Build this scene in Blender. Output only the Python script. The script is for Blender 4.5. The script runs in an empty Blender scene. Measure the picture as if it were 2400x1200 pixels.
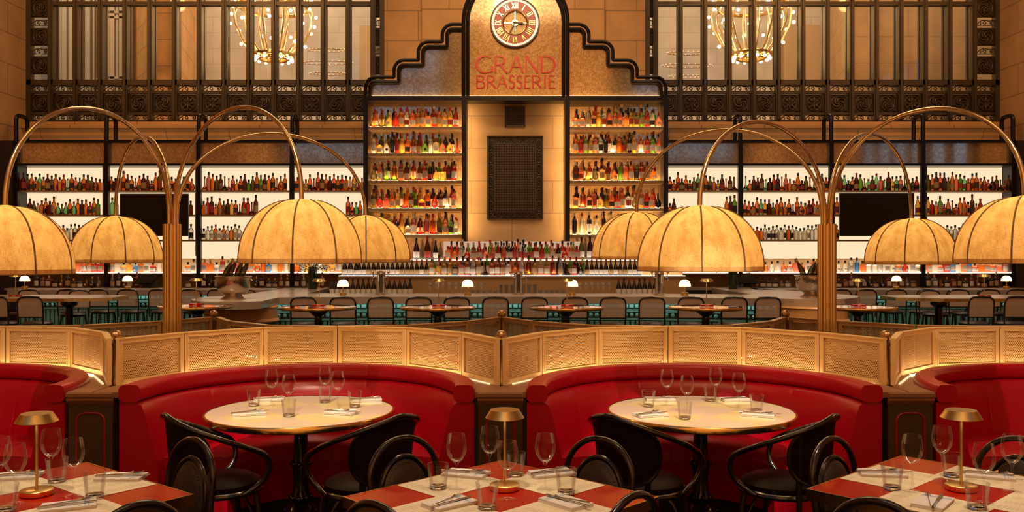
import bpy, math, random
from mathutils import Vector, Matrix
R = math.radians
PI = math.pi
sc = bpy.context.scene
col = sc.collection
random.seed(7)

# ---------------------------------------------------------------- camera
F = 2050.0
CH = 1.72
cam_d = bpy.data.cameras.new('camera')
cam = bpy.data.objects.new('camera', cam_d)
col.objects.link(cam)
cam.location = (0, 0, CH)
cam.rotation_euler = (R(90), 0, 0)
cam_d.sensor_width = 36
cam_d.lens = 36 * F / 2400
cam_d.clip_end = 200
sc.camera = cam
sc.view_settings.view_transform = 'Standard'
sc.view_settings.look = 'None'
sc.view_settings.gamma = 1
sc.view_settings.use_curve_mapping = False
sc.view_settings.exposure = 0.0
sc.cycles.use_denoising = True
sc.cycles.max_bounces = 12
sc.cycles.diffuse_bounces = 3
sc.cycles.glossy_bounces = 4
sc.cycles.transmission_bounces = 10
sc.cycles.transparent_max_bounces = 24
sc.cycles.sample_clamp_indirect = 4.0
sc.cycles.caustics_reflective = False
sc.cycles.caustics_refractive = False
w = bpy.data.worlds.new('world')
sc.world = w
w.use_nodes = True
w.node_tree.nodes['Background'].inputs[0].default_value = (0.9, 0.6, 0.35, 1)
w.node_tree.nodes['Background'].inputs[1].default_value = 0.05


def area(name, loc, rot, size, power, color=(1, 0.68, 0.38), sy=None):
    d = bpy.data.lights.new(name, 'AREA')
    d.energy = power
    d.color = color
    d.size = size
    if sy:
        d.shape = 'RECTANGLE'
        d.size_y = sy
    o = bpy.data.objects.new(name, d)
    o.location = loc
    o.rotation_euler = rot
    col.objects.link(o)
    return o


def spot(name, loc, target, power, angle, color=(1, 0.74, 0.45), blend=0.5, rad=0.05):
    d = bpy.data.lights.new(name, 'SPOT')
    d.energy = power
    d.color = color
    d.spot_size = R(angle)
    d.spot_blend = blend
    d.shadow_soft_size = rad
    o = bpy.data.objects.new(name, d)
    o.location = loc
    o.rotation_euler = (Vector(target) - Vector(loc)).to_track_quat('-Z', 'Y').to_euler()
    col.objects.link(o)
    return o


def point(name, loc, power, color=(1, 0.62, 0.28), rad=0.07, parent=None):
    d = bpy.data.lights.new(name, 'POINT')
    d.energy = power
    d.color = color
    d.shadow_soft_size = rad
    o = bpy.data.objects.new(name, d)
    o.location = loc
    if parent:
        o.parent = parent
    col.objects.link(o)
    return o


# unseen area fills added for the ambient light of the hall
area('hall_fill_front', (0, 2.5, 11.0), (R(20), 0, 0), 7, 120, sy=3)
area('hall_fill_bar', (0, 11.5, 11.0), (R(8), 0, 0), 9, 420, sy=3)
# fill spots added to brighten the stone behind the bar
for sx, px in ((-6.2, 0), (6.2, 0)):
    spot('wall_fill', (sx, 11.5, 9.5), (sx * 1.05, 18.2, 8.0), 1500, 64, (1, 0.50, 0.18), 1.0, 0.3)
spot('wall_fill', (0, 11.0, 8.0), (0, 17, 6.0), 620, 50, (1, 0.60, 0.26), 0.8, 0.3)
spot('wall_fill', (-9.0, 13, 8.5), (-10.1, 17.8, 5.0), 250, 80, (1, 0.50, 0.18), 0.8, 0.2)
spot('wall_fill', (9.0, 13, 8.5), (10.1, 17.8, 5.0), 250, 80, (1, 0.50, 0.18), 0.8, 0.2)
area('front_wall_fill', (0, 2.6, 5.0), (R(-105), 0, 0), 14, 850, (1, 0.76, 0.48), 2.0)  # added fill so the mirrors reflect a bright front wall
# pin spots over the tables, and added fills for bar and booths
for sx in (-7.5, -3.7, 0.1, 3.9, 7.6):
    spot('bar_fill_spot', (sx, 8.2, 8.0), (sx, 12.6, 0.9), 720, 42, (1, 0.70, 0.42), 0.9, 0.15)  # added fill from the camera side for stools and bar
for sx, sy in ((-1.33, 5.5), (1.19, 5.5)):
    spot('table_pin_spot', (sx + 0.1, sy - 4.0, 5.2), (sx, sy - 0.02, 0.75), 1700, 13.0, (1, 0.84, 0.60), 0.35)
for sx, sy in ((-0.04, 3.5), (-1.97, 3.5), (1.9, 3.6)):
    spot('table_pin_spot', (sx - 0.3, sy - 0.9, 5.5), (sx, sy, 0.75), 380, 18, (1, 0.82, 0.60), 0.5)
for sx in (-1.33, 1.19, -3.8, 3.7):
    spot('booth_fill_spot', (sx, 2.2, 6.0), (sx, 6.3, 0.75), 520, 30, (1, 0.74, 0.50), 0.8)  # added fill to brighten the screens and red leather


# ---------------------------------------------------------------- pixel helpers
def WX(px, Y):
    return (px - 1200.0) / F * Y


def WZ(py, Y):
    return CH - (py - 600.0) / F * Y


def YZ(py, z):
    return (CH - z) * F / (py - 600.0)


# ---------------------------------------------------------------- materials
def new_mat(name):
    m = bpy.data.materials.new(name)
    m.use_nodes = True
    nt = m.node_tree
    nt.nodes.clear()
    out = nt.nodes.new('ShaderNodeOutputMaterial')
    return m, nt, out


def N(nt, kind, **kw):
    n = nt.nodes.new(kind)
    for k, v in kw.items():
        if k in n.inputs:
            n.inputs[k].default_value = v
        else:
            setattr(n, k, v)
    return n


def rgba(c):
    return (c[0], c[1], c[2], 1)


def pbr(name, color, rough=0.5, metal=0.0, spec=0.5, coat=0.0, coat_rough=0.1, var=0.0, scale=8.0, bump=0.0,
        bscale=60.0, emit=None, estr=0.0, stretch=None):
    m, nt, out = new_mat(name)
    b = N(nt, 'ShaderNodeBsdfPrincipled')
    b.inputs['Base Color'].default_value = rgba(color)
    b.inputs['Roughness'].default_value = rough
    b.inputs['Metallic'].default_value = metal
    b.inputs['Specular IOR Level'].default_value = spec
    b.inputs['Coat Weight'].default_value = coat
    b.inputs['Coat Roughness'].default_value = coat_rough
    if emit:
        b.inputs['Emission Color'].default_value = rgba(emit)
        b.inputs['Emission Strength'].default_value = estr
    nt.links.new(b.outputs[0], out.inputs[0])
    vec = None
    if var or bump:
        tc = N(nt, 'ShaderNodeTexCoord')
        vec = tc.outputs['Object']
        if stretch:
            mp = N(nt, 'ShaderNodeMapping')
            mp.inputs['Scale'].default_value = stretch
            nt.links.new(vec, mp.inputs[0])
            vec = mp.outputs[0]
    if var:
        no = N(nt, 'ShaderNodeTexNoise', Scale=scale, Detail=4.0)
        nt.links.new(vec, no.inputs['Vector'])
        mx = N(nt, 'ShaderNodeMix', data_type='RGBA')
        mx.inputs[6].default_value = rgba([c * (1 - var) for c in color])
        mx.inputs[7].default_value = rgba([min(1, c * (1 + var)) for c in color])
        nt.links.new(no.outputs[0], mx.inputs[0])
        nt.links.new(mx.outputs[2], b.inputs['Base Color'])
    if bump:
        no = N(nt, 'ShaderNodeTexNoise', Scale=bscale, Detail=3.0)
        nt.links.new(vec, no.inputs['Vector'])
        bp = N(nt, 'ShaderNodeBump', Strength=bump, Distance=0.01)
        nt.links.new(no.outputs[0], bp.inputs['Height'])
        nt.links.new(bp.outputs[0], b.inputs['Normal'])
    return m


def emis(name, color, strength):
    m, nt, out = new_mat(name)
    e = N(nt, 'ShaderNodeEmission')
    e.inputs[0].default_value = rgba(color)
    e.inputs[1].default_value = strength
    nt.links.new(e.outputs[0], out.inputs[0])
    return m


def stone(name, c1, c2, mortar, bw=1.2, bh=0.6, axis='xz', rough=0.7):
    """large ashlar blocks"""
    m, nt, out = new_mat(name)
    tc = N(nt, 'ShaderNodeTexCoord')
    sx = N(nt, 'ShaderNodeSeparateXYZ')
    nt.links.new(tc.outputs['Object'], sx.inputs[0])
    cb = N(nt, 'ShaderNodeCombineXYZ')
    if axis == 'xz':
        nt.links.new(sx.outputs[0], cb.inputs[0])
    else:
        nt.links.new(sx.outputs[1], cb.inputs[0])
    nt.links.new(sx.outputs[2], cb.inputs[1])
    br = N(nt, 'ShaderNodeTexBrick', Scale=1.0)
    br.inputs['Color1'].default_value = rgba(c1)
    br.inputs['Color2'].default_value = rgba(c2)
    br.inputs['Mortar'].default_value = rgba(mortar)
    br.inputs['Mortar Size'].default_value = 0.012
    br.inputs['Mortar Smooth'].default_value = 0.3
    br.inputs['Brick Width'].default_value = bw
    br.inputs['Row Height'].default_value = bh
    nt.links.new(cb.outputs[0], br.inputs['Vector'])
    no = N(nt, 'ShaderNodeTexNoise', Scale=1.6, Detail=5.0)
    nt.links.new(tc.outputs['Object'], no.inputs['Vector'])
    ramp = N(nt, 'ShaderNodeMapRange')
    ramp.inputs[1].default_value = 0.3
    ramp.inputs[2].default_value = 0.7
    ramp.inputs[3].default_value = 0.82
    ramp.inputs[4].default_value = 1.1
    nt.links.new(no.outputs[0], ramp.inputs[0])
    mx = N(nt, 'ShaderNodeVectorMath', operation='SCALE')
    nt.links.new(br.outputs[0], mx.inputs[0])
    nt.links.new(ramp.outputs[0], mx.inputs['Scale'])
    b = N(nt, 'ShaderNodeBsdfPrincipled', Roughness=rough)
    nt.links.new(mx.outputs[0], b.inputs['Base Color'])
    nt.links.new(b.outputs[0], out.inputs[0])
    return m


def antique(name, lit=(0.95, 0.76, 0.5), dark=(0.68, 0.50, 0.31), scale=27.0, rough=0.09, foil=0.33):
    """tarnished mirror: clear patches and clouded golden-brown patches"""
    m, nt, out = new_mat(name)
    tc = N(nt, 'ShaderNodeTexCoord')
    no = N(nt, 'ShaderNodeTexNoise', Scale=scale, Detail=1.5, Distortion=1.2)
    nt.links.new(tc.outputs['Object'], no.inputs['Vector'])
    mr = N(nt, 'ShaderNodeMapRange')
    mr.inputs[1].default_value = 0.47
    mr.inputs[2].default_value = 0.55
    nt.links.new(no.outputs[0], mr.inputs[0])
    g = N(nt, 'ShaderNodeBsdfGlossy', Roughness=rough)
    mx = N(nt, 'ShaderNodeMix', data_type='RGBA')
    mx.inputs[6].default_value = rgba(dark)
    mx.inputs[7].default_value = rgba(lit)
    nt.links.new(mr.outputs[0], mx.inputs[0])
    nt.links.new(mx.outputs[2], g.inputs[0])
    d = N(nt, 'ShaderNodeBsdfDiffuse')
    mx2 = N(nt, 'ShaderNodeMix', data_type='RGBA')
    mx2.inputs[6].default_value = (0.46, 0.30, 0.14, 1)
    mx2.inputs[7].default_value = (0.62, 0.42, 0.2, 1)
    nt.links.new(mr.outputs[0], mx2.inputs[0])
    nt.links.new(mx2.outputs[2], d.inputs[0])
    ms = N(nt, 'ShaderNodeMixShader', Fac=1 - foil)
    nt.links.new(d.outputs[0], ms.inputs[1])
    nt.links.new(g.outputs[0], ms.inputs[2])
    nt.links.new(ms.outputs[0], out.inputs[0])
    return m


def bottle_glass(name, c, dens=0.5):
    m, nt, out = new_mat(name)
    t = N(nt, 'ShaderNodeBsdfTransparent')
    t.inputs[0].default_value = rgba(c)
    tl = N(nt, 'ShaderNodeBsdfTranslucent')
    tl.inputs[0].default_value = rgba(c)
    a = N(nt, 'ShaderNodeMixShader', Fac=dens)
    nt.links.new(t.outputs[0], a.inputs[1])
    nt.links.new(tl.outputs[0], a.inputs[2])
    g = N(nt, 'ShaderNodeBsdfGlossy', Roughness=0.08)
    fr = N(nt, 'ShaderNodeFresnel', IOR=1.5)
    b = N(nt, 'ShaderNodeMixShader')
    nt.links.new(fr.outputs[0], b.inputs[0])
    nt.links.new(a.outputs[0], b.inputs[1])
    nt.links.new(g.outputs[0], b.inputs[2])
    nt.links.new(b.outputs[0], out.inputs[0])
    return m


def pane_glass(name, tint=(0.96, 0.95, 0.92)):
    m, nt, out = new_mat(name)
    t = N(nt, 'ShaderNodeBsdfTransparent')
    t.inputs[0].default_value = rgba(tint)
    g = N(nt, 'ShaderNodeBsdfGlossy', Roughness=0.03)
    b = N(nt, 'ShaderNodeMixShader', Fac=0.05)
    nt.links.new(t.outputs[0], b.inputs[1])
    nt.links.new(g.outputs[0], b.inputs[2])
    nt.links.new(b.outputs[0], out.inputs[0])
    return m


def cane_mesh(name, color, rough, metal, pitch=0.0155, hole=0.40, emit=0.0):
    """woven mesh: staggered round holes, coordinates come from the sheet's own UV in metres"""
    m, nt, out = new_mat(name)
    uv = N(nt, 'ShaderNodeUVMap')
    sp = N(nt, 'ShaderNodeSeparateXYZ')
    nt.links.new(uv.outputs[0], sp.inputs[0])

    def M(op, a, b=None, c=None):
        n = nt.nodes.new('ShaderNodeMath')
        n.operation = op
        for i, v in enumerate((a, b, c)):
            if v is None:
                continue
            if hasattr(v, 'is_output') or hasattr(v, 'links'):
                nt.links.new(v, n.inputs[i])
            else:
                n.inputs[i].default_value = v
        return n.outputs[0]
    u = M('DIVIDE', sp.outputs[0], pitch)
    v = M('DIVIDE', sp.outputs[1], pitch * 0.75)
    row = M('FLOOR', v)
    off = M('MULTIPLY', M('MODULO', M('ABSOLUTE', row), 2.0), 0.5)
    fu = M('SUBTRACT', M('FRACT', M('ADD', u, off)), 0.5)
    fv = M('MULTIPLY', M('SUBTRACT', M('FRACT', v), 0.5), 0.8)
    d = M('SQRT', M('ADD', M('MULTIPLY', fu, fu), M('MULTIPLY', fv, fv)))
    solid = M('GREATER_THAN', d, hole * 0.72)
    b = N(nt, 'ShaderNodeBsdfPrincipled', Roughness=rough, Metallic=metal)
    b.inputs['Base Color'].default_value = rgba(color)
    bp = N(nt, 'ShaderNodeBump', Strength=0.7, Distance=0.004)
    nt.links.new(d, bp.inputs['Height'])
    nt.links.new(bp.outputs[0], b.inputs['Normal'])
    tr = N(nt, 'ShaderNodeBsdfTransparent')
    ms = N(nt, 'ShaderNodeMixShader')
    nt.links.new(solid, ms.inputs[0])
    nt.links.new(tr.outputs[0], ms.inputs[1])
    nt.links.new(b.outputs[0], ms.inputs[2])
    nt.links.new(ms.outputs[0], out.inputs[0])
    return m


def linen(name):
    m, nt, out = new_mat(name)
    uv = N(nt, 'ShaderNodeUVMap')
    fac = None
    for k, (sc_, st) in enumerate((((640, 22, 1), 1.0), ((34, 480, 1), 0.8), ((12, 9, 1), 0.5))):
        mp = N(nt, 'ShaderNodeMapping')
        mp.inputs['Scale'].default_value = sc_
        nt.links.new(uv.outputs[0], mp.inputs[0])
        no = N(nt, 'ShaderNodeTexNoise', Scale=1.0, Detail=2.0)
        nt.links.new(mp.outputs[0], no.inputs['Vector'])
        if fac is None:
            fac = no.outputs[0]
        else:
            ad = nt.nodes.new('ShaderNodeMath')
            ad.operation = 'ADD'
            nt.links.new(fac, ad.inputs[0])
            nt.links.new(no.outputs[0], ad.inputs[1])
            fac = ad.outputs[0]
    mr = N(nt, 'ShaderNodeMapRange')
    mr.inputs[1].default_value = 1.12
    mr.inputs[2].default_value = 1.72
    nt.links.new(fac, mr.inputs[0])
    mx = N(nt, 'ShaderNodeMix', data_type='RGBA')
    mx.inputs[6].default_value = (0.60, 0.34, 0.10, 1)
    mx.inputs[7].default_value = (0.97, 0.72, 0.34, 1)
    nt.links.new(mr.outputs[0], mx.inputs[0])
    d = N(nt, 'ShaderNodeBsdfDiffuse')
    t = N(nt, 'ShaderNodeBsdfTranslucent')
    nt.links.new(mx.outputs[2], d.inputs[0])
    nt.links.new(mx.outputs[2], t.inputs[0])
    ms = N(nt, 'ShaderNodeMixShader', Fac=0.55)
    nt.links.new(d.outputs[0], ms.inputs[1])
    nt.links.new(t.outputs[0], ms.inputs[2])
    nt.links.new(ms.outputs[0], out.inputs[0])
    return m


def opal(name):
    m, nt, out = new_mat(name)
    d = N(nt, 'ShaderNodeBsdfDiffuse')
    t = N(nt, 'ShaderNodeBsdfTranslucent')
    for q in (d, t):
        q.inputs[0].default_value = (0.97, 0.86, 0.66, 1)
    ms = N(nt, 'ShaderNodeMixShader', Fac=0.6)
    nt.links.new(d.outputs[0], ms.inputs[1])
    nt.links.new(t.outputs[0], ms.inputs[2])
    nt.links.new(ms.outputs[0], out.inputs[0])
    return m


def glass_mat(name, tint=(1, 1, 1)):
    m, nt, out = new_mat(name)
    g = N(nt, 'ShaderNodeBsdfGlass', Roughness=0.0, IOR=1.45)
    g.inputs[0].default_value = rgba(tint)
    nt.links.new(g.outputs[0], out.inputs[0])
    return m


def thin_glass(name):
    """blown glass seen as a film: clear face-on, rim brightness put in as pale edge colour"""
    m, nt, out = new_mat(name)
    fr = N(nt, 'ShaderNodeFresnel', IOR=1.45)
    lw = N(nt, 'ShaderNodeLayerWeight', Blend=0.5)
    pw = N(nt, 'ShaderNodeMath', operation='POWER')
    pw.inputs[1].default_value = 6.0
    nt.links.new(lw.outputs['Facing'], pw.inputs[0])
    ml = N(nt, 'ShaderNodeMath', operation='MULTIPLY')
    ml.inputs[1].default_value = 0.6
    nt.links.new(pw.outputs[0], ml.inputs[0])
    t = N(nt, 'ShaderNodeBsdfTransparent')
    t.inputs[0].default_value = (0.975, 0.975, 0.97, 1)
    g = N(nt, 'ShaderNodeBsdfGlossy', Roughness=0.04)
    d = N(nt, 'ShaderNodeBsdfDiffuse')
    d.inputs[0].default_value = (0.9, 0.8, 0.7, 1)  # pale diffuse edge imitates the bright rim highlights
    tl = N(nt, 'ShaderNodeBsdfTranslucent')
    tl.inputs[0].default_value = (0.9, 0.8, 0.7, 1)
    e = N(nt, 'ShaderNodeMixShader', Fac=0.5)
    nt.links.new(d.outputs[0], e.inputs[1])
    nt.links.new(tl.outputs[0], e.inputs[2])
    a = N(nt, 'ShaderNodeMixShader')
    nt.links.new(ml.outputs[0], a.inputs[0])
    nt.links.new(t.outputs[0], a.inputs[1])
    nt.links.new(e.outputs[0], a.inputs[2])
    m2 = N(nt, 'ShaderNodeMath', operation='MULTIPLY')
    m2.inputs[1].default_value = 0.35
    m2.use_clamp = True
    nt.links.new(fr.outputs[0], m2.inputs[0])
    b = N(nt, 'ShaderNodeMixShader')
    nt.links.new(m2.outputs[0], b.inputs[0])
    nt.links.new(a.outputs[0], b.inputs[1])
    nt.links.new(g.outputs[0], b.inputs[2])
    nt.links.new(b.outputs[0], out.inputs[0])
    return m


def stacked_glass(name):
    m, nt, out = new_mat(name)
    t = N(nt, 'ShaderNodeBsdfTransparent')
    tl = N(nt, 'ShaderNodeBsdfTranslucent')
    tl.inputs[0].default_value = (0.95, 0.9, 0.82, 1)  # milky white stands in for highlights on the glasses
    g = N(nt, 'ShaderNodeBsdfGlossy', Roughness=0.1)
    a = N(nt, 'ShaderNodeMixShader', Fac=0.35)
    b = N(nt, 'ShaderNodeMixShader', Fac=0.3)
    nt.links.new(t.outputs[0], a.inputs[1])
    nt.links.new(tl.outputs[0], a.inputs[2])
    nt.links.new(a.outputs[0], b.inputs[1])
    nt.links.new(g.outputs[0], b.inputs[2])
    nt.links.new(b.outputs[0], out.inputs[0])
    return m


M = {}
M['stone'] = stone('limestone', (0.68, 0.37, 0.14), (0.64, 0.345, 0.13), (0.34, 0.19, 0.08), 1.3, 0.62)
M['stone_side'] = stone('limestone_side', (0.68, 0.37, 0.14), (0.64, 0.345, 0.13), (0.34, 0.19, 0.08), 1.3, 0.62, 'yz')
M['stone_pale'] = stone('pale_limestone', (0.62, 0.56, 0.48), (0.6, 0.54, 0.46), (0.5, 0.44, 0.37), 0.9, 0.45)
M['stone_niche'] = stone('niche_limestone', (0.62, 0.40, 0.20), (0.58, 0.37, 0.185), (0.4, 0.26, 0.14), 1.6, 0.64)
M['bronze'] = pbr('weathered_bronze', (0.078, 0.053, 0.030), 0.45, 0.35, var=0.25, scale=3)
M['bronze_dark'] = pbr('dark_bronze', (0.075, 0.046, 0.03), 0.45, 0.3, var=0.3, scale=12)
M['pane'] = pane_glass('window_pane_glass')
M['black'] = pbr('black_metal', (0.012, 0.009, 0.008), 0.35, 0.4)
M['shelfwood'] = pbr('shelf_bronze', (0.30, 0.19, 0.09), 0.4, 0.5)
M['antique'] = antique('antique_mirror')
M['lum'] = emis('backlit_panel', (1.0, 0.76, 0.48), 1.03)
M['lum_dim'] = pbr('bottle_rest_panel', (0.42, 0.25, 0.10), 0.4)
M['led'] = emis('led_strip_warm', (1.0, 0.66, 0.32), 14.0)
M['led_shelf'] = emis('led_shelf', (1.0, 0.68, 0.34), 24.0)
M['led_white'] = emis('led_shelf_white', (1.0, 0.84, 0.70), 5.0)
M['lum_soft'] = emis('soft_backlit_panel', (1.0, 0.62, 0.42), 0.62)
M['gold'] = pbr('satin_gold_screen', (0.88, 0.61, 0.26), 0.45, 0.3)
M['gold_shaded'] = pbr('shaded_gold_screen', (0.52, 0.31, 0.13), 0.38, 0.4)  # darker copy of the screen gold, shade put into its colour
M['mesh'] = cane_mesh('gold_woven_mesh', (0.88, 0.61, 0.26), 0.5, 0.25, 0.0145, 0.36)
M['mesh_shaded'] = cane_mesh('shaded_gold_mesh', (0.55, 0.35, 0.17), 0.45, 0.3, 0.0145, 0.36)  # same mesh with the back row's shade in its colour
M['cane'] = cane_mesh('cane_webbing', (0.50, 0.33, 0.22), 0.6, 0.0, 0.012, 0.26)
M['brass'] = pbr('polished_brass', (0.83, 0.56, 0.22), 0.16, 1.0)
M['brass_b'] = pbr('brushed_brass', (0.72, 0.49, 0.17), 0.30, 1.0)
M['brass_trunk'] = pbr('lacquered_brass', (0.76, 0.54, 0.27), 0.22, 0.95)
M['leather'] = pbr('red_leather', (0.38, 0.0008, 0.012), 0.34, 0.0, 0.32, coat=0.10, coat_rough=0.25, bump=0.1, bscale=9)
M['walnut'] = pbr('dark_walnut', (0.055, 0.025, 0.011), 0.45, var=0.45, scale=18, stretch=(8, 8, 0.8))
M['counterwood'] = pbr('oiled_wood_counter', (0.28, 0.12, 0.05), 0.45, coat=0.0, var=0.2, scale=8)
M['redpaint'] = pbr('red_lacquer_line', (0.33, 0.008, 0.01), 0.3)
M['redtop'] = pbr('red_lacquer_top', (0.40, 0.004, 0.004), 0.16, 0.0, 0.35, coat=0.15, coat_rough=0.05)
M['redtop_high'] = pbr('red_lacquer_high_top', (0.40, 0.01, 0.008), 0.06, 0.0, 0.6, coat=1.0, coat_rough=0.04)
M['paper'] = pbr('menu_paper', (0.72, 0.61, 0.42), 0.7, var=0.1, scale=22)
M['napkin'] = pbr('linen_napkin', (0.70, 0.64, 0.60), 0.85, bump=0.3, bscale=200)
M['napkin_blue'] = pbr('blue_napkin_stripe', (0.35, 0.45, 0.62), 0.85)
M['steel'] = pbr('cutlery_steel', (0.55, 0.50, 0.46), 0.18, 1.0)
M['chrome'] = pbr('chrome', (0.72, 0.68, 0.64), 0.08, 1.0)
M['hammered'] = pbr('hammered_nickel', (0.62, 0.52, 0.44), 0.15, 1.0, bump=0.25, bscale=40)
M['blackwood'] = pbr('ebonised_bentwood', (0.012, 0.007, 0.006), 0.22, 0.0, 0.5, coat=0.5)
M['blackleather'] = pbr('black_leather', (0.014, 0.007, 0.006), 0.5, 0.0, 0.10, bump=0.15, bscale=90)
M['nail'] = pbr('brass_nailheads', (0.25, 0.19, 0.14), 0.25, 1.0)
M['castiron'] = pbr('black_cast_iron', (0.008, 0.006, 0.006), 0.18, 0.3, coat=0.4)
M['glass'] = thin_glass('table_glass')
M['stackglass'] = stacked_glass('stacked_bar_glass')
M['thickglass'] = glass_mat('tumbler_base_glass')
M['fabric'] = linen('linen_lampshade')
M['rib'] = pbr('shade_piping', (0.22, 0.12, 0.045), 0.8)
M['teal'] = pbr('teal_glazed_tile', (0.10, 0.31, 0.29), 0.12, 0.0, 0.6, coat=0.5)
M['teal_shade'] = pbr('teal_recess_shade', (0.012, 0.05, 0.05), 0.3)  # darker teal paints the shade in the gaps between flutes
M['led_soft'] = emis('soft_under_shelf_led', (1.0, 0.66, 0.34), 4.0)
M['marble'] = pbr('grey_brown_marble', (0.36, 0.28, 0.22), 0.25, var=0.3, scale=3)
M['shade_glow'] = emis('opal_glass_glow', (1.0, 0.72, 0.38), 1.25)
M['opal'] = opal('opal_glass')
M['tv'] = pbr('television_screen', (0.004, 0.004, 0.005), 0.12)
M['floor'] = pbr('dark_oak_floor', (0.03, 0.016, 0.010), 0.35, var=0.4, scale=6, stretch=(1, 8, 1))
M['ceil'] = pbr('painted_ceiling', (0.45, 0.33, 0.2), 0.8)
M['dusk'] = emis('dusk_window_light', (0.16, 0.26, 0.48), 0.9)
M['bulb'] = emis('clear_bulb', (1.0, 0.66, 0.28), 40.0)
M['crystal'] = pbr('chandelier_glass_arm', (0.9, 0.75, 0.5), 0.15, 0.6)
M['neon'] = emis('clock_neon_ring', (1.0, 0.55, 0.36), 1.9)
M['foil'] = antique('tarnished_gold_disc', rough=0.4, foil=0.9, scale=24.0)
M['padleather'] = pbr('studded_black_leather', (0.030, 0.018, 0.015), 0.36, 0.0, 0.5, bump=0.15, bscale=90)  # lighter copy of the black leather, lit sheen put into its colour
M['clockred'] = pbr('clock_red_dial', (0.33, 0.010, 0.010), 0.35)
M['signred'] = pbr('sign_red', (0.62, 0.032, 0.014), 0.35)
M['drape'] = pbr('pale_window_frame', (0.62, 0.56, 0.48), 0.6)
M['tanpanel'] = pbr('tan_panel', (0.50, 0.36, 0.2), 0.6)
M['plaster'] = pbr('pale_plaster', (0.66, 0.62, 0.54), 0.8)
M['dark'] = pbr('dark_panelling', (0.02, 0.012, 0.009), 0.5)
M['label'] = pbr('bottle_label', (0.55, 0.46, 0.36), 0.6)
M['leaf'] = pbr('leaf_green', (0.035, 0.08, 0.02), 0.5)
M['vase'] = pbr('dark_green_glass', (0.01, 0.03, 0.01), 0.08, coat=0.5)
M['stationwood'] = pbr('honey_wood', (0.60, 0.30, 0.11), 0.35, var=0.12, scale=4, stretch=(1, 1, 6))
M['screen_grey'] = pbr('till_grey', (0.05, 0.045, 0.045), 0.3)

# ---------------------------------------------------------------- mesh building
def smooth_path(pts, k=5):
    """Catmull-Rom through the points"""
    P_ = [Vector(p) for p in pts]
    P_ = [P_[0] * 2 - P_[1]] + P_ + [P_[-1] * 2 - P_[-2]]
    out = []
    for i in range(1, len(P_) - 2):
        for j in range(k):
            t = j / k
            a, b, c, d = P_[i - 1], P_[i], P_[i + 1], P_[i + 2]
            out.append(0.5 * ((2 * b) + (c - a) * t + (2 * a - 5 * b + 4 * c - d) * t * t + (3 * b - a - 3 * c + d) * t ** 3))
    out.append(P_[-2])
    return out


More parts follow.
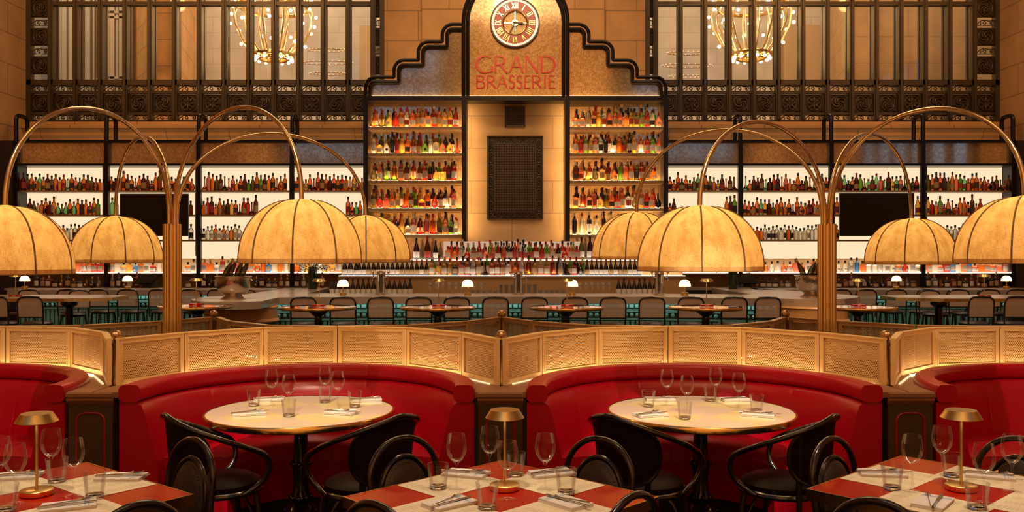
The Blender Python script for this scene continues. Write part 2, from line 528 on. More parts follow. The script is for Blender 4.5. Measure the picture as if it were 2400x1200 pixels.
class MB:
    def __init__(s):
        s.v, s.f, s.m, s.uv = [], [], [], {}
        s.mats = []

    def mi(s, mat):
        if mat not in s.mats:
            s.mats.append(mat)
        return s.mats.index(mat)

    def face(s, idx, mat=0, uv=None):
        if uv:
            s.uv[len(s.f)] = uv
        s.f.append(tuple(idx))
        s.m.append(mat)

    def box(s, x0, x1, y0, y1, z0, z1, mat):
        i = len(s.v)
        k = s.mi(mat)
        s.v += [(x, y, z) for x in (x0, x1) for y in (y0, y1) for z in (z0, z1)]
        for q in ((0, 1, 3, 2), (4, 6, 7, 5), (0, 4, 5, 1), (2, 3, 7, 6), (0, 2, 6, 4), (1, 5, 7, 3)):
            s.face([i + a for a in q], k)
        return s

    def obox(s, c, ux, uy, hx, hy, z0, z1, mat):
        """box with plan axes ux, uy"""
        i = len(s.v)
        k = s.mi(mat)
        for a in (-1, 1):
            for b in (-1, 1):
                for z in (z0, z1):
                    s.v.append((c[0] + ux[0] * a * hx + uy[0] * b * hy, c[1] + ux[1] * a * hx + uy[1] * b * hy, z))
        for q in ((0, 1, 3, 2), (4, 6, 7, 5), (0, 4, 5, 1), (2, 3, 7, 6), (0, 2, 6, 4), (1, 5, 7, 3)):
            s.face([i + a for a in q], k)
        return s

    def prism(s, pts, z0, z1, mat, axis='z'):
        """extrude a polygon; axis z: pts (x, y) between z0 z1; axis y: pts (x, z) between y0 y1"""
        i = len(s.v)
        n = len(pts)
        k = s.mi(mat)
        for z in (z0, z1):
            for p in pts:
                s.v.append((p[0], p[1], z) if axis == 'z' else (p[0], z, p[1]))
        s.face([i + a for a in range(n)][::-1], k)
        s.face([i + n + a for a in range(n)], k)
        for a in range(n):
            b = (a + 1) % n
            s.face([i + a, i + b, i + n + b, i + n + a], k)
        return s

    def lathe(s, prof, mat, c=(0, 0, 0), seg=24, mat_of=None, cap=True, a0=0, a1=2 * PI, fx=1, fy=1):
        i = len(s.v)
        full = abs(a1 - a0 - 2 * PI) < 1e-6
        n = seg if full else seg + 1
        for r, z in prof:
            for a in range(n):
                t = a0 + (a1 - a0) * a / seg
                s.v.append((c[0] + r * math.cos(t) * fx, c[1] + r * math.sin(t) * fy, c[2] + z))
        for j in range(len(prof) - 1):
            k = s.mi(mat_of(j) if mat_of else mat)
            for a in range(seg):
                b = (a + 1) % n
                s.face([i + j * n + a, i + j * n + b, i + (j + 1) * n + b, i + (j + 1) * n + a], k)
        if cap and full:
            if prof[0][0] > 1e-5:
                s.face([i + a for a in range(n)][::-1], s.mi(mat_of(0) if mat_of else mat))
            if prof[-1][0] > 1e-5:
                s.face([i + (len(prof) - 1) * n + a for a in range(n)], s.mi(mat_of(len(prof) - 2) if mat_of else mat))
        return s

    def tube(s, pts, r, mat, seg=8, closed=False, flat=1.0, cap=True):
        pts = [Vector(p) for p in pts]
        n = len(pts)
        rr = r if hasattr(r, '__len__') else [r] * n
        i = len(s.v)
        k = s.mi(mat)
        tang = []
        for j in range(n):
            if closed:
                t = pts[(j + 1) % n] - pts[(j - 1) % n]
            else:
                t = pts[min(j + 1, n - 1)] - pts[max(j - 1, 0)]
            tang.append(t.normalized())
        t0 = tang[0]
        up = Vector((0, 0, 1)) if abs(t0.z) < 0.9 else Vector((0, 1, 0))
        nrm = (up - t0 * up.dot(t0)).normalized()
        for j in range(n):
            t = tang[j]
            nrm = nrm - t * nrm.dot(t)
            if nrm.length < 1e-6:
                nrm = t.orthogonal()
            nrm.normalize()
            bn = t.cross(nrm)
            for a in range(seg):
                th = 2 * PI * a / seg
                s.v.append(tuple(pts[j] + nrm * (math.cos(th) * rr[j]) + bn * (math.sin(th) * rr[j] * flat)))
        for j in range(n if closed else n - 1):
            j2 = (j + 1) % n
            for a in range(seg):
                b = (a + 1) % seg
                s.face([i + j * seg + a, i + j * seg + b, i + j2 * seg + b, i + j2 * seg + a], k)
        if cap and not closed:
            s.face([i + a for a in range(seg)][::-1], k)
            s.face([i + (n - 1) * seg + a for a in range(seg)], k)
        return s

    def ball(s, c, r, mat, seg=12, rings=8, sz=1.0):
        prof = [(r * math.sin(PI * j / rings), -r * sz * math.cos(PI * j / rings)) for j in range(rings + 1)]
        prof[0] = (1e-4, prof[0][1])
        prof[-1] = (1e-4, prof[-1][1])
        return s.lathe(prof, mat, c, seg)

    def grid(s, fn, nu, nv, mat, uvf=None, flip=False):
        i = len(s.v)
        k = s.mi(mat)
        for a in range(nu + 1):
            for b in range(nv + 1):
                s.v.append(tuple(fn(a / nu, b / nv)))
        for a in range(nu):
            for b in range(nv):
                q = [i + a * (nv + 1) + b, i + (a + 1) * (nv + 1) + b, i + (a + 1) * (nv + 1) + b + 1, i + a * (nv + 1) + b + 1]
                uv = None
                if uvf:
                    uv = [uvf(a / nu, b / nv), uvf((a + 1) / nu, b / nv), uvf((a + 1) / nu, (b + 1) / nv), uvf(a / nu, (b + 1) / nv)]
                if flip:
                    q = q[::-1]
                    uv = uv[::-1] if uv else None
                s.face(q, k, uv)
        return s

    def build(s, name, parent=None, smooth=True, angle=40, loc=None):
        me = bpy.data.meshes.new(name)
        me.from_pydata(s.v, [], s.f)
        for mt in s.mats:
            me.materials.append(mt)
        me.polygons.foreach_set('material_index', s.m)
        if smooth:
            me.polygons.foreach_set('use_smooth', [True] * len(s.f))
        if s.uv:
            ul = me.uv_layers.new(name='UVMap')
            for fi, uvs in s.uv.items():
                p = me.polygons[fi]
                for q, li in enumerate(p.loop_indices):
                    ul.data[li].uv = uvs[q]
        me.update()
        if smooth:
            me.set_sharp_from_angle(angle=R(angle))
        o = bpy.data.objects.new(name, me)
        col.objects.link(o)
        if parent:
            o.parent = parent
        if loc:
            o.location = loc
        return o


def tag(o, label, cat, group=None, kind=None):
    if label:
        o['label'] = label
    if cat:
        o['category'] = cat
    if group:
        o['group'] = group
    if kind:
        o['kind'] = kind
    return o


def empty(name, loc=(0, 0, 0), rz=0.0):
    o = bpy.data.objects.new(name, None)
    o.empty_display_size = 0.1
    o.location = loc
    o.rotation_euler = (0, 0, rz)
    col.objects.link(o)
    return o


def struct(o):
    o['kind'] = 'structure'
    return o


KIDS = {}


def copy_tree(o, parent=None):
    c = o.copy()
    col.objects.link(c)
    if parent is not None:
        c.parent = parent
    for ch in [x for x in KIDS_OF(o)]:
        copy_tree(ch, c)
    return c


def KIDS_OF(o):
    return [x for x in o.children]


def place(proto, loc, rz, label, cat, group=None, first=set()):
    """the first call moves the prototype itself, later calls copy it with its parts"""
    if proto.name not in first:
        first.add(proto.name)
        o = proto
    else:
        o = copy_tree(proto)
    o.location = loc
    o.rotation_euler = (0, 0, rz)
    return tag(o, label, cat, group)

# ================================================================ ROOM
YW = 18.2          # stone wall behind the bar
YS = 17.3          # front of the side back bars
YC = 16.6          # front of the centre back bar
XL, XR = WX(61, YW), WX(2343, YW)
ZC = 12.0
struct(MB().box(XL - 0.2, XR + 0.2, -2.7, YW + 0.3, -0.1, 0, M['floor']).build('floor', smooth=False))
struct(MB().box(XL - 0.2, XR + 0.2, -2.7, YW + 0.3, ZC, ZC + 0.1, M['ceil']).build('ceiling', smooth=False))
struct(MB().box(XL - 0.2, XL, -2.5, YW + 0.3, 0, ZC, M['stone_side']).build('wall_left', smooth=False))
struct(MB().box(XR, XR + 0.2, -2.5, YW + 0.3, 0, ZC, M['stone_side']).build('wall_right', smooth=False))
struct(MB().box(XL, XR, -2.7, -2.5, 0, ZC, M['stone']).build('wall_front', smooth=False))

SILL = WZ(285, YW)
WINS = [(62, 900), (1513, 2343)]
mb = MB()
wt = 0.45
mb.box(XL, XR, YW, YW + wt, 0, SILL, M['stone'])
xs = [XL, WX(62, YW), WX(900, YW), WX(1513, YW), WX(2343, YW), XR]
mb.box(xs[2], xs[3], YW, YW + wt, SILL, ZC, M['stone'])
mb.box(xs[1], xs[2], YW, YW + wt, 11.2, ZC, M['stone'])
mb.box(xs[3], xs[4], YW, YW + wt, 11.2, ZC, M['stone'])
struct(mb.build('wall_back', smooth=False))
# pilasters between the windows, one stone step forward
mb = MB()
mb.box(WX(990, YW), WX(1415, YW), YW - 0.12, YW - 0.001, SILL, ZC - 0.01, M['stone'])
struct(mb.build('trim_1', smooth=False))
# moulded ledge under the windows
prof = [(0, -0.42), (0.05, -0.42), (0.05, -0.36), (0.11, -0.30), (0.11, -0.24), (0.20, -0.16), (0.20, -0.10), (0.0, -0.06)]
for k, (a, b) in enumerate(((63, 856), (1562, 2341))):
    mb = MB()
    n = len(prof)
    for x in (WX(a, YW), WX(b, YW)):
        for d, z in prof:
            mb.v.append((x, YW - d - 0.001, SILL + z))
    kk = mb.mi(M['stone'])
    for j in range(n):
        mb.face([j, (j + 1) % n, n + (j + 1) % n, n + j], kk)
    mb.face(list(range(n)), kk)
    mb.face([n + j for j in range(n)][::-1], kk)
    struct(mb.build('trim_%d' % (k + 2), smooth=False))


# ---------------------------------------------------------------- bronze windows
def spiral(cx, cz, r0, r1, a0, turns, n=14):
    pts = []
    for j in range(n + 1):
        t = j / n
        a = a0 + turns * 2 * PI * t
        r = r0 + (r1 - r0) * t
        pts.append((cx + r * math.cos(a), 0.0, cz + r * math.sin(a)))
    return pts


def rosette_mesh(w_, h_, kind):
    """cast panel: square moulding, round ring, swirling leaves and a boss"""
    b = MB()
    s_ = min(w_, h_)
    b.box(-w_ / 2, w_ / 2, 0.02, 0.035, -h_ / 2, h_ / 2, M['bronze_dark'])
    e = s_ * 0.46
    b.tube([(-e, 0, -e), (e, 0, -e), (e, 0, e), (-e, 0, e)], s_ * 0.03, M['bronze'], 6, True)
    b.tube([(s_ * 0.4 * math.cos(2 * PI * j / 20), 0, s_ * 0.4 * math.sin(2 * PI * j / 20)) for j in range(20)], s_ * 0.035, M['bronze'], 6, True)
    n = (6, 5, 8)[kind]
    for j in range(n):
        a = 2 * PI * j / n
        if kind == 2:
            pts = [(s_ * r * math.cos(a), -0.01, s_ * r * math.sin(a)) for r in (0.08, 0.16, 0.26, 0.36)]
            b.tube(pts, [s_ * 0.03, s_ * 0.065, s_ * 0.06, s_ * 0.02], M['bronze'], 6)
        else:
            sg = 1 if kind == 0 else -1
            pts = []
            for q in range(7):
                t = q / 6
                aa = a + sg * t * 1.9
                pts.append((s_ * (0.08 + 0.28 * t) * math.cos(aa), -0.01 * (1 - t), s_ * (0.08 + 0.28 * t) * math.sin(aa)))
            b.tube(pts, [s_ * x for x in (0.03, 0.045, 0.055, 0.06, 0.05, 0.035, 0.02)], M['bronze'], 6)
    b.ball((0, 0, 0), s_ * 0.085, M['bronze'], 8, 5)
    for sx in (-1, 1):
        for sz in (-1, 1):
            b.tube([(sx * s_ * 0.44, 0, sz * s_ * 0.3), (sx * s_ * 0.38, 0, sz * s_ * 0.38), (sx * s_ * 0.3, 0, sz * s_ * 0.44)], s_ * 0.03, M['bronze'], 5)
            b.ball((sx * s_ * 0.40, 0, sz * s_ * 0.40), s_ * 0.045, M['bronze'], 6, 4)
    return b


def scroll_mesh(w_, h_):
    """pierced running scroll between two rails"""
    b = MB()
    b.tube([(-w_ / 2, 0, -h_ * 0.42), (w_ / 2, 0, -h_ * 0.42)], h_ * 0.07, M['bronze'], 5)
    b.tube(spiral(-w_ * 0.08, 0.0, h_ * 0.34, h_ * 0.10, R(-80), 1.1), h_ * 0.09, M['bronze'], 5)
    b.tube(spiral(w_ * 0.30, 0.0, h_ * 0.36, h_ * 0.12, R(100), -1.1), h_ * 0.09, M['bronze'], 5)
    b.tube([(-w_ * 0.5, 0, -h_ * 0.35), (-w_ * 0.36, 0, h_ * 0.1), (-w_ * 0.2, 0, h_ * 0.4), (0, 0, h_ * 0.42), (w_ * 0.2, 0, h_ * 0.3), (w_ * 0.5, 0, h_ * 0.42)], h_ * 0.09, M['bronze'], 5)
    b.tube([(-w_ * 0.3, 0, -h_ * 0.4), (-w_ * 0.24, 0, 0), (-w_ * 0.3, 0, h_ * 0.25)], [h_ * 0.12, h_ * 0.08, h_ * 0.03], M['bronze'], 5)
    b.ball((w_ * 0.30, 0, 0), h_ * 0.13, M['bronze'], 6, 4)
    return b


def make_window(idx, x0, x1, c0, c1, npan, open_cols):
    """x0..x1 whole opening, c0..c1 the glazed middle (world x)"""
    root = struct(empty('window_%d' % idx, ((x0 + x1) / 2, YW + 0.06, SILL)))
    ox = (x0 + x1) / 2
    Z0 = SILL
    zb = [WZ(p, YW) - Z0 for p in (285, 266, 216, 197, 188)]     # rails from below
    ztop = 11.2 - Z0
    zt = WZ(8, YW) - Z0
    fr = MB()
    fr.box(x0 - ox, x1 - ox, -0.05, 0.10, -0.02, 0.022, M['bronze'])
    for z in (zb[1], zb[2]):
        fr.box(x0 - ox, x1 - ox, -0.04, 0.08, z - 0.022, z + 0.022, M['bronze'])
    fr.box(x0 - ox, x1 - ox, -0.07, 0.10, zb[3] - 0.02, zb[4] + 0.01, M['bronze'])
    fr.box(c0 - ox, c1 - ox, -0.05, 0.08, zt - 0.035, zt + 0.045, M['bronze'])
    fr.build('window_frame', root, smooth=False)
    step = (c1 - c0) / npan
    for j in range(npan + 1):
        x = c0 + j * step - ox
        h = 0.052
        m_ = MB().box(x - h, x + h, -0.07, 0.08, 0.022, ztop, M['bronze'])
        m_.box(x - h * 0.45, x + h * 0.45, -0.11, -0.07, 0.05, ztop, M['bronze'])
        m_.box(x - h * 0.5, x + h * 0.5, 0.2, 0.26, zb[4], ztop, M['bronze'])
        m_.build('mullion', root, smooth=False)
    for x in (x0 + 0.04, x1 - 0.04):
        MB().box(x - ox - 0.05, x - ox + 0.05, -0.07, 0.08, 0, ztop, M['bronze']).build('jamb', root, smooth=False)
    # panes
    for j in range(npan):
        xa, xb = c0 + j * step - ox + 0.05, c0 + (j + 1) * step - ox - 0.05
        MB().box(xa, xb, 0.02, 0.026, zb[4] + 0.01, ztop, M['pane']).build('glass_pane', root, smooth=False)
    # cast panels in the bottom band and the side columns
    hh = zb[2] - zb[1] - 0.07
    protos = [rosette_mesh(step - 0.11, hh, k) for k in range(3)]
    meshes = []
    sm = scroll_mesh(step - 0.1, zb[3] - zb[2] - 0.04)
    smesh = None
    cells = [(c0 + (j + 0.5) * step, step) for j in range(npan)]
    for xa, xb in open_cols:
        cells.append(((xa + xb) / 2, xb - xa))
    rng = random.Random(idx)
    pobj = {}

    def put(mb_key, builder, name, x, z, sx=1.0):
        if mb_key not in pobj:
            o = builder.build(name, root)
            pobj[mb_key] = o
        else:
            o = pobj[mb_key].copy()
            col.objects.link(o)
            o.parent = root
        o.location = (x - ox, 0.0, z)
        o.scale = (sx, 1, 1)

    for j, (x, wd) in enumerate(cells):
        k = (j * 2 + j // 3) % 3
        put('r%d' % k, protos[k], 'cast_panel', x, (zb[1] + zb[2]) / 2, wd / step)
        put('s', sm, 'scroll_panel', x, (zb[2] + zb[3]) / 2, wd / step)
        put('s', sm, 'scroll_panel', x, (zb[1]) / 2 + 0.004, wd / step)
    for xa, xb in open_cols:
        z = zb[4] + 0.14
        wd = xb - xa
        i = 0
        while z < ztop - 0.4:
            put('r%d' % (i % 2), protos[i % 2], 'cast_panel', (xa + xb) / 2, z + hh * 0.5, wd / step)
            put('s', sm, 'scroll_panel', (xa + xb) / 2, z + hh + 0.10, wd / step)
            z += hh + 0.22
            i += 1
    return root


w1 = make_window(1, WX(62, YW), WX(900, YW), WX(118, YW), WX(874, YW), 13,
                 [(WX(64, YW), WX(116, YW)), (WX(876, YW), WX(899, YW))])
w2 = make_window(2, WX(1513, YW), WX(2343, YW), WX(1537, YW), WX(2284, YW), 13,
                 [(WX(1514, YW), WX(1536, YW)), (WX(2286, YW), WX(2341, YW))])

# ---------------------------------------------------------------- the halls beyond the windows
YB = 25.0


def hall(name, x0, x1, mat):
    b = MB()
    b.box(x0, x1, YB, YB + 0.2, 2, 12.5, mat)
    b.box(x0, x1, YW + wt + 0.01, YB, 2.0, 2.2, mat)
    b.box(x0, x1, YW + wt + 0.01, YB, 12.3, 12.5, mat)
    b.box(x0 - 0.2, x0, YW + wt + 0.01, YB + 0.2, 2, 12.5, mat)
    b.box(x1, x1 + 0.2, YW + wt + 0.01, YB + 0.2, 2, 12.5, mat)
    return struct(b.build(name, smooth=False))


hall('wall_hall_left', -15.5, -1.9, M['stone_pale'])
hall('wall_hall_right', 2.2, 15.8, M['stone_pale'])


def pier(name, pts, mat):
    return struct(MB().prism(pts, 2.21, 12.29, mat).build(name, smooth=False))


pier('wall_hall_pier_left', [(WX(300, 23), 23), (WX(360, 20.6), 20.6), (WX(414, 20.6), 20.6), (WX(476, 24.9), 24.9), (WX(310, 24.9), 24.9)], M['stone'])
pier('wall_hall_pier_right', [(WX(1934, 24.9), 24.9), (WX(1992, 21.2), 21.2), (15.7, 21.2), (15.7, 24.9)], M['stone_niche'])
# tall pale inner window on the far left: uprights and bars
mb = MB()
for px in (128, 150, 166, 190, 205, 232, 250, 262, 284, 298):
    mb.box(WX(px, 22) - 0.06, WX(px, 22) + 0.06, 22, 22.15, 2.3, 12.2, M['drape'])
for px in (140, 177, 218, 243, 273):
    mb.box(WX(px, 22) - 0.02, WX(px, 22) + 0.02, 22.02, 22.1, 2.3, 12.2, M['drape'])
for py in (40, 28, 182):
    mb.box(WX(250, 22), WX(300, 22), 22, 22.12, WZ(py, 22) - 0.03, WZ(py, 22) + 0.03, M['drape'])
wi = struct(mb.build('window_5', smooth=False))
struct(MB().box(WX(96, 22.3), WX(300, 22.3), 22.3, 22.4, 2.3, 12.2, pbr('grey_inner_glass', (0.30, 0.28, 0.27), 0.2)).build('window_6', smooth=False))
for a, b_ in ((842, 880),):
    struct(MB().box(WX(a, 24.6), WX(b_, 24.6), 24.6, 24.9, 2.3, WZ(60, 24.6), M['tanpanel']).build('trim_4', smooth=False))
struct(MB().box(WX(1838, 24.6), WX(1925, 24.6), 24.6, 24.9, 2.3, WZ(58, 24.6), M['tanpanel']).build('trim_5', smooth=False))
# area fills added to brighten those halls
area('hall_beyond_fill_left', (-11.5, 19.4, 12.2), (R(10), 0, 0), 4, 330, (1, 0.74, 0.46), 1.2)
area('hall_beyond_fill_right', (11.5, 19.6, 12.2), (R(10), 0, 0), 5, 300, (1, 0.74, 0.48), 1.2)
area('hall_beyond_fill_left', (-7.0, 21.7, 12.2), (0, 0, 0), 6, 560, (1, 0.84, 0.64), 4)
area('hall_beyond_fill_right', (7.5, 21.3, 12.2), (0, 0, 0), 6, 520, (1, 0.80, 0.58), 4)


# ---------------------------------------------------------------- chandeliers beyond the glass
def make_chandelier():
    root = empty('chandelier')
    # local z = 0 at the lowest ring
    g = MB()
    ring = lambda r, z, n=28: [(r * math.cos(2 * PI * j / n), r * math.sin(2 * PI * j / n), z) for j in range(n)]
    g.tube(ring(0.46, 0.1), 0.05, M['brass'], 6, True)
    g.tube(ring(0.34, 0.03), 0.05, M['brass'], 6, True)
    g.tube(ring(0.80, 1.25), 0.045, M['brass'], 6, True)
    g.tube(ring(0.55, 1.9), 0.04, M['brass'], 6, True)
    g.tube([(0, 0, 0.05), (0, 0, 4.6)], 0.035, M['brass'], 6)
    g.build('ring_frame', root)
    n = 12
    a_mb = MB().tube([(0.42 * 1.0, 0, 0.1), (0.68, 0, 0.35), (0.88, 0, 0.75), (0.93, 0, 1.1), (0.80, 0, 1.45), (0.55, 0, 1.9), (0.12, 0, 2.5)], 0.026, M['crystal'], 6)
    arm = None
    for j in range(n):
        if arm is None:
            arm = a_mb.build('arm', root)
            o = arm
        else:
            o = arm.copy()
            col.objects.link(o)
            o.parent = root
        o.rotation_euler = (0, 0, 2 * PI * j / n)
    for j in range(n):
        o = arm.copy()
        col.objects.link(o)
        o.parent = root
        o.rotation_euler = (0, 0, 2 * PI * (j + 0.5) / n)
        o.scale = (0.72, 0.72, 0.9)
    bm_ = MB().ball((0, 0, 0), 0.038, M['bulb'], 8, 6)
    bulb = None
    spots_ = []
    for j in range(14):
        spots_.append((0.44, 2 * PI * j / 14, 0.0))
    for r, z, m_, ph in ((0.74, 0.34, 8, 0.2), (0.98, 0.78, 9, 0.0), (1.0, 1.1, 9, 0.35), (0.88, 1.42, 10, 0.1), (0.6, 2.0, 8, 0.0)):
        for j in range(m_):
            spots_.append((r, ph + 2 * PI * j / m_, z))
    for r, a, z in spots_:
        if bulb is None:
            bulb = bm_.build('bulb', root)
            o = bulb
        else:
            o = bulb.copy()
            col.objects.link(o)
            o.parent = root
        o.location = (r * math.cos(a), r * math.sin(a), z)
    return root


YCH = 20.9
chand = make_chandelier()
o = place(chand, (WX(641, YCH), YCH, WZ(140, YCH)), 0.0, 'lit glass chandelier seen through the tall window left of the clock', 'chandelier', 'chandeliers beyond the windows')
o2 = place(chand, (WX(1760, YCH), YCH, WZ(138, YCH)), 0.3, 'lit glass chandelier seen through the tall window right of the clock', 'chandelier', 'chandeliers beyond the windows')
for q in (o, o2):
    point('chandelier_light', (q.location.x, q.location.y, q.location.z + 0.9), 55, (1, 0.62, 0.3), 0.4)
# rings of tiny glowing balls imitating chandelier reflections in the panes
for k, (px, py) in enumerate(((768, 148), (1610, 155))):
    c = (WX(px, 24.3), 24.3, WZ(py, 24.3))
    rt = empty('pane_reflection', c)
    tag(rt, 'modelled reflection of the chandelier bulbs in the %s window' % ('left' if k == 0 else 'right'), 'chandelier', 'modelled reflections in the panes')
    for dz, r_ in ((0.35, 0.55), (0.0, 0.7), (-0.3, 0.5)):
        b = MB()
        b.tube([(r_ * math.cos(2 * PI * j / 24), 0.35 * r_ * math.sin(2 * PI * j / 24), dz) for j in range(24)], 0.012, M['brass'], 5, True)
        for j in range(24):
            a = 2 * PI * j / 24
            b.ball((r_ * math.cos(a), 0.35 * r_ * math.sin(a), dz + 0.02), 0.018, M['shade_glow'], 5, 4)
        b.build('reflection_ring', rt)

# ---------------------------------------------------------------- opposite hall side seen in the mirrors
def dusk_window(idx, x0, x1, z0, z1, axis='x', fixed=-2.45, n=5):
    root = struct(empty('window_%d' % idx))
    if axis == 'x':
        MB().box(x0, x1, fixed, fixed + 0.02, z0, z1, M['dusk']).build('glass_pane', root, smooth=False)
        st = (x1 - x0) / n
        for j in range(n + 1):
            MB().box(x0 + j * st - 0.12, x0 + j * st + 0.12, fixed + 0.02, fixed + 0.14, z0, z1, M['bronze']).build('mullion', root, smooth=False)
        for z in (z0, z1, z0 + (z1 - z0) * 0.62):
            MB().box(x0, x1, fixed + 0.02, fixed + 0.12, z - 0.15, z + 0.15, M['bronze']).build('rail', root, smooth=False)
        MB().box(x0 - 0.9, x0 - 0.12, fixed, fixed + 0.1, z0, z1, M['bronze_dark']).build('cast_border', root, smooth=False)
        MB().box(x1 + 0.12, x1 + 0.9, fixed, fixed + 0.1, z0, z1, M['bronze_dark']).build('cast_border', root, smooth=False)
        MB().box(x0, x1, fixed, fixed + 0.1, z0 - 1.1, z0 - 0.15, M['bronze_dark']).build('cast_border', root, smooth=False)
    else:
        MB().box(fixed - 0.02, fixed, x0, x1, z0, z1, M['dusk']).build('glass_pane', root, smooth=False)
        st = (x1 - x0) / n
        for j in range(n + 1):
            MB().box(fixed - 0.14, fixed - 0.02, x0 + j * st - 0.12, x0 + j * st + 0.12, z0, z1, M['bronze']).build('mullion', root, smooth=False)
    return root


dusk_window(7, -9.4, -2.9, 5.6, 10.9, n=7)
dusk_window(8, 4.9, 9.4, 5.6, 10.9, n=4)
dusk_window(9, 9.6, 15.6, 3.6, 6.6, 'y', XR - 0.01, 6)

# ================================================================ BACK BAR, CENTRE
KC = YC / F


def cx_(px):
    return (px - 1200) * KC


def cz_(py):
    return CH - (py - 600) * KC


back = empty('centre_back_bar', (cx_(1208.5), YC, 0))
tag(back, 'tall black framed back bar with stepped mirrored gable and lit shelves', 'back bar')
bx, by = back.location.x, back.location.y
DEP = 0.34


def CB(mb_, name, smooth=False, angle=40):
    """shift a mesh built in world coordinates under the back bar"""
    mb_.v = [(v[0] - bx, v[1] - by, v[2]) for v in mb_.v]
    return mb_.build(name, back, smooth, angle)


zbeam = cz_(231)
pw = 0.045
for px in (857.5, 1088, 1330, 1560):
    CB(MB().box(cx_(px) - pw, cx_(px) + pw, YC - 0.03, YC + DEP, 1.0, zbeam - 0.045, M['black']), 'upright')
CB(MB().box(cx_(857) - pw, cx_(1560) + pw, YC - 0.04, YC + DEP, zbeam - 0.045, zbeam + 0.045, M['black']), 'beam')
# mirror behind the shelves
for a, b_ in ((861, 1084), (1334, 1556)):
    CB(MB().box(cx_(a), cx_(b_), YC + DEP - 0.02, YC + DEP, 1.3, zbeam - 0.046, M['antique']), 'mirror_back')
SHELF_PY = [297, 359, 423, 488, 550]
SH_Z = [cz_(p) for p in SHELF_PY]
for side, (a, b_) in enumerate(((862, 1084), (1334, 1556))):
    for z in SH_Z:
        s_ = CB(MB().box(cx_(a), cx_(b_), YC, YC + DEP - 0.021, z - 0.055, z, M['shelfwood']), 'shelf')
        l_ = MB().box(cx_(a) + 0.01 - bx, cx_(b_) - 0.01 - bx, 0.03, DEP - 0.03, z - 0.004, z + 0.0006, M['led_shelf']).build('light_strip', s_, smooth=False)


# stepped gable, rounded at each outer corner; px polyline of the inner line
def gable_path(sign, off):
    """points (x, z) from the bottom outer corner up to the arch post; off = outward offset in metres"""
    # (px distance from centre, py): outer x of each step and its top
    st = [(348.5, 184), (281.5, 144), (224.5, 101), (168, 60)]
    r_ = 20 * KC + off
    out = []
    cx0 = cx_(1208.5)
    z0 = zbeam + 0.03
    for i, (dx, py) in enumerate(st):
        x = dx * KC + off
        zt = cz_(py) + off
        nxt = st[i + 1][0] * KC + off if i + 1 < len(st) else 120 * KC
        zb = z0 if i == 0 else cz_(st[i - 1][1]) + off
        out.append((x, zb))
        for j in range(7):
            a = R(90 * j / 6)
            out.append((x - r_ + r_ * math.cos(a), zt - r_ + r_ * math.sin(a)))
        out.append((nxt, zt))
    return [(cx0 + sign * p[0], p[1]) for p in out]


for sign in (-1, 1):
    g0 = gable_path(sign, -0.04)
    poly = g0 + [(cx_(1208.5) + sign * 120 * KC, zbeam + 0.03)]
    CB(MB().prism(poly if sign > 0 else poly[::-1], YC + 0.10, YC + 0.13, M['antique'], 'y'), 'gable_mirror')
    for off, yy in ((0.035, YC + 0.04), (-0.055, YC + 0.03)):
        gp = gable_path(sign, off)
        CB(MB().tube([(p[0], yy, p[1]) for p in gp], 0.034, M['black'], 8), 'gable_tube', True)
# arch with the clock
ca = cx_(1208.5)
zarc = cz_(48)
rx, rz = 120 * KC, 115 * KC
arch = [(ca + rx * math.cos(R(a)), zarc + rz * math.sin(R(a))) for a in range(0, 181, 8)]
poly = [(ca + rx, zbeam + 0.03)] + arch + [(ca - rx, zbeam + 0.03)]
CB(MB().prism(poly, YC + 0.06, YC + 0.09, M['antique'], 'y'), 'arched_mirror')
for off in (0.02, -0.06):
    pts = [(ca + rx + off, YC + 0.02, zbeam)] + [(ca + (rx + off) * math.cos(R(a)), YC + 0.02, zarc + (rz + off) * math.sin(R(a))) for a in range(0, 181, 6)] + [(ca - rx - off, YC + 0.02, zbeam)]
    CB(MB().tube(pts, 0.036, M['black'], 8), 'arch_tube', True)
# light line at the foot of the gable
CB(MB().box(cx_(862), cx_(1555), YC + 0.05, YC + 0.058, zbeam + 0.046, zbeam + 0.062, M['led']), 'gable_light')
# light in the wall niche
M['led_niche'] = emis('led_niche_strip', (1.0, 0.60, 0.24), 42.0)
for px in (1089.5, 1328.5):
    CB(MB().box(cx_(px) - 0.012, cx_(px) + 0.012, YC + DEP + 0.002, YC + DEP + 0.012, cz_(560), zbeam - 0.06, M['led_niche']), 'niche_light')

# stone niche panel with grilles
struct(MB().box(cx_(1093), cx_(1325), YC + 0.62, YC + 0.72, 1.0, zbeam + 0.5, M['stone_niche']).build('wall_niche', smooth=False))
YN = YC + 0.62


def nx_(px):
    return WX(px, YN)


def nz_(py):
    return WZ(py, YN)


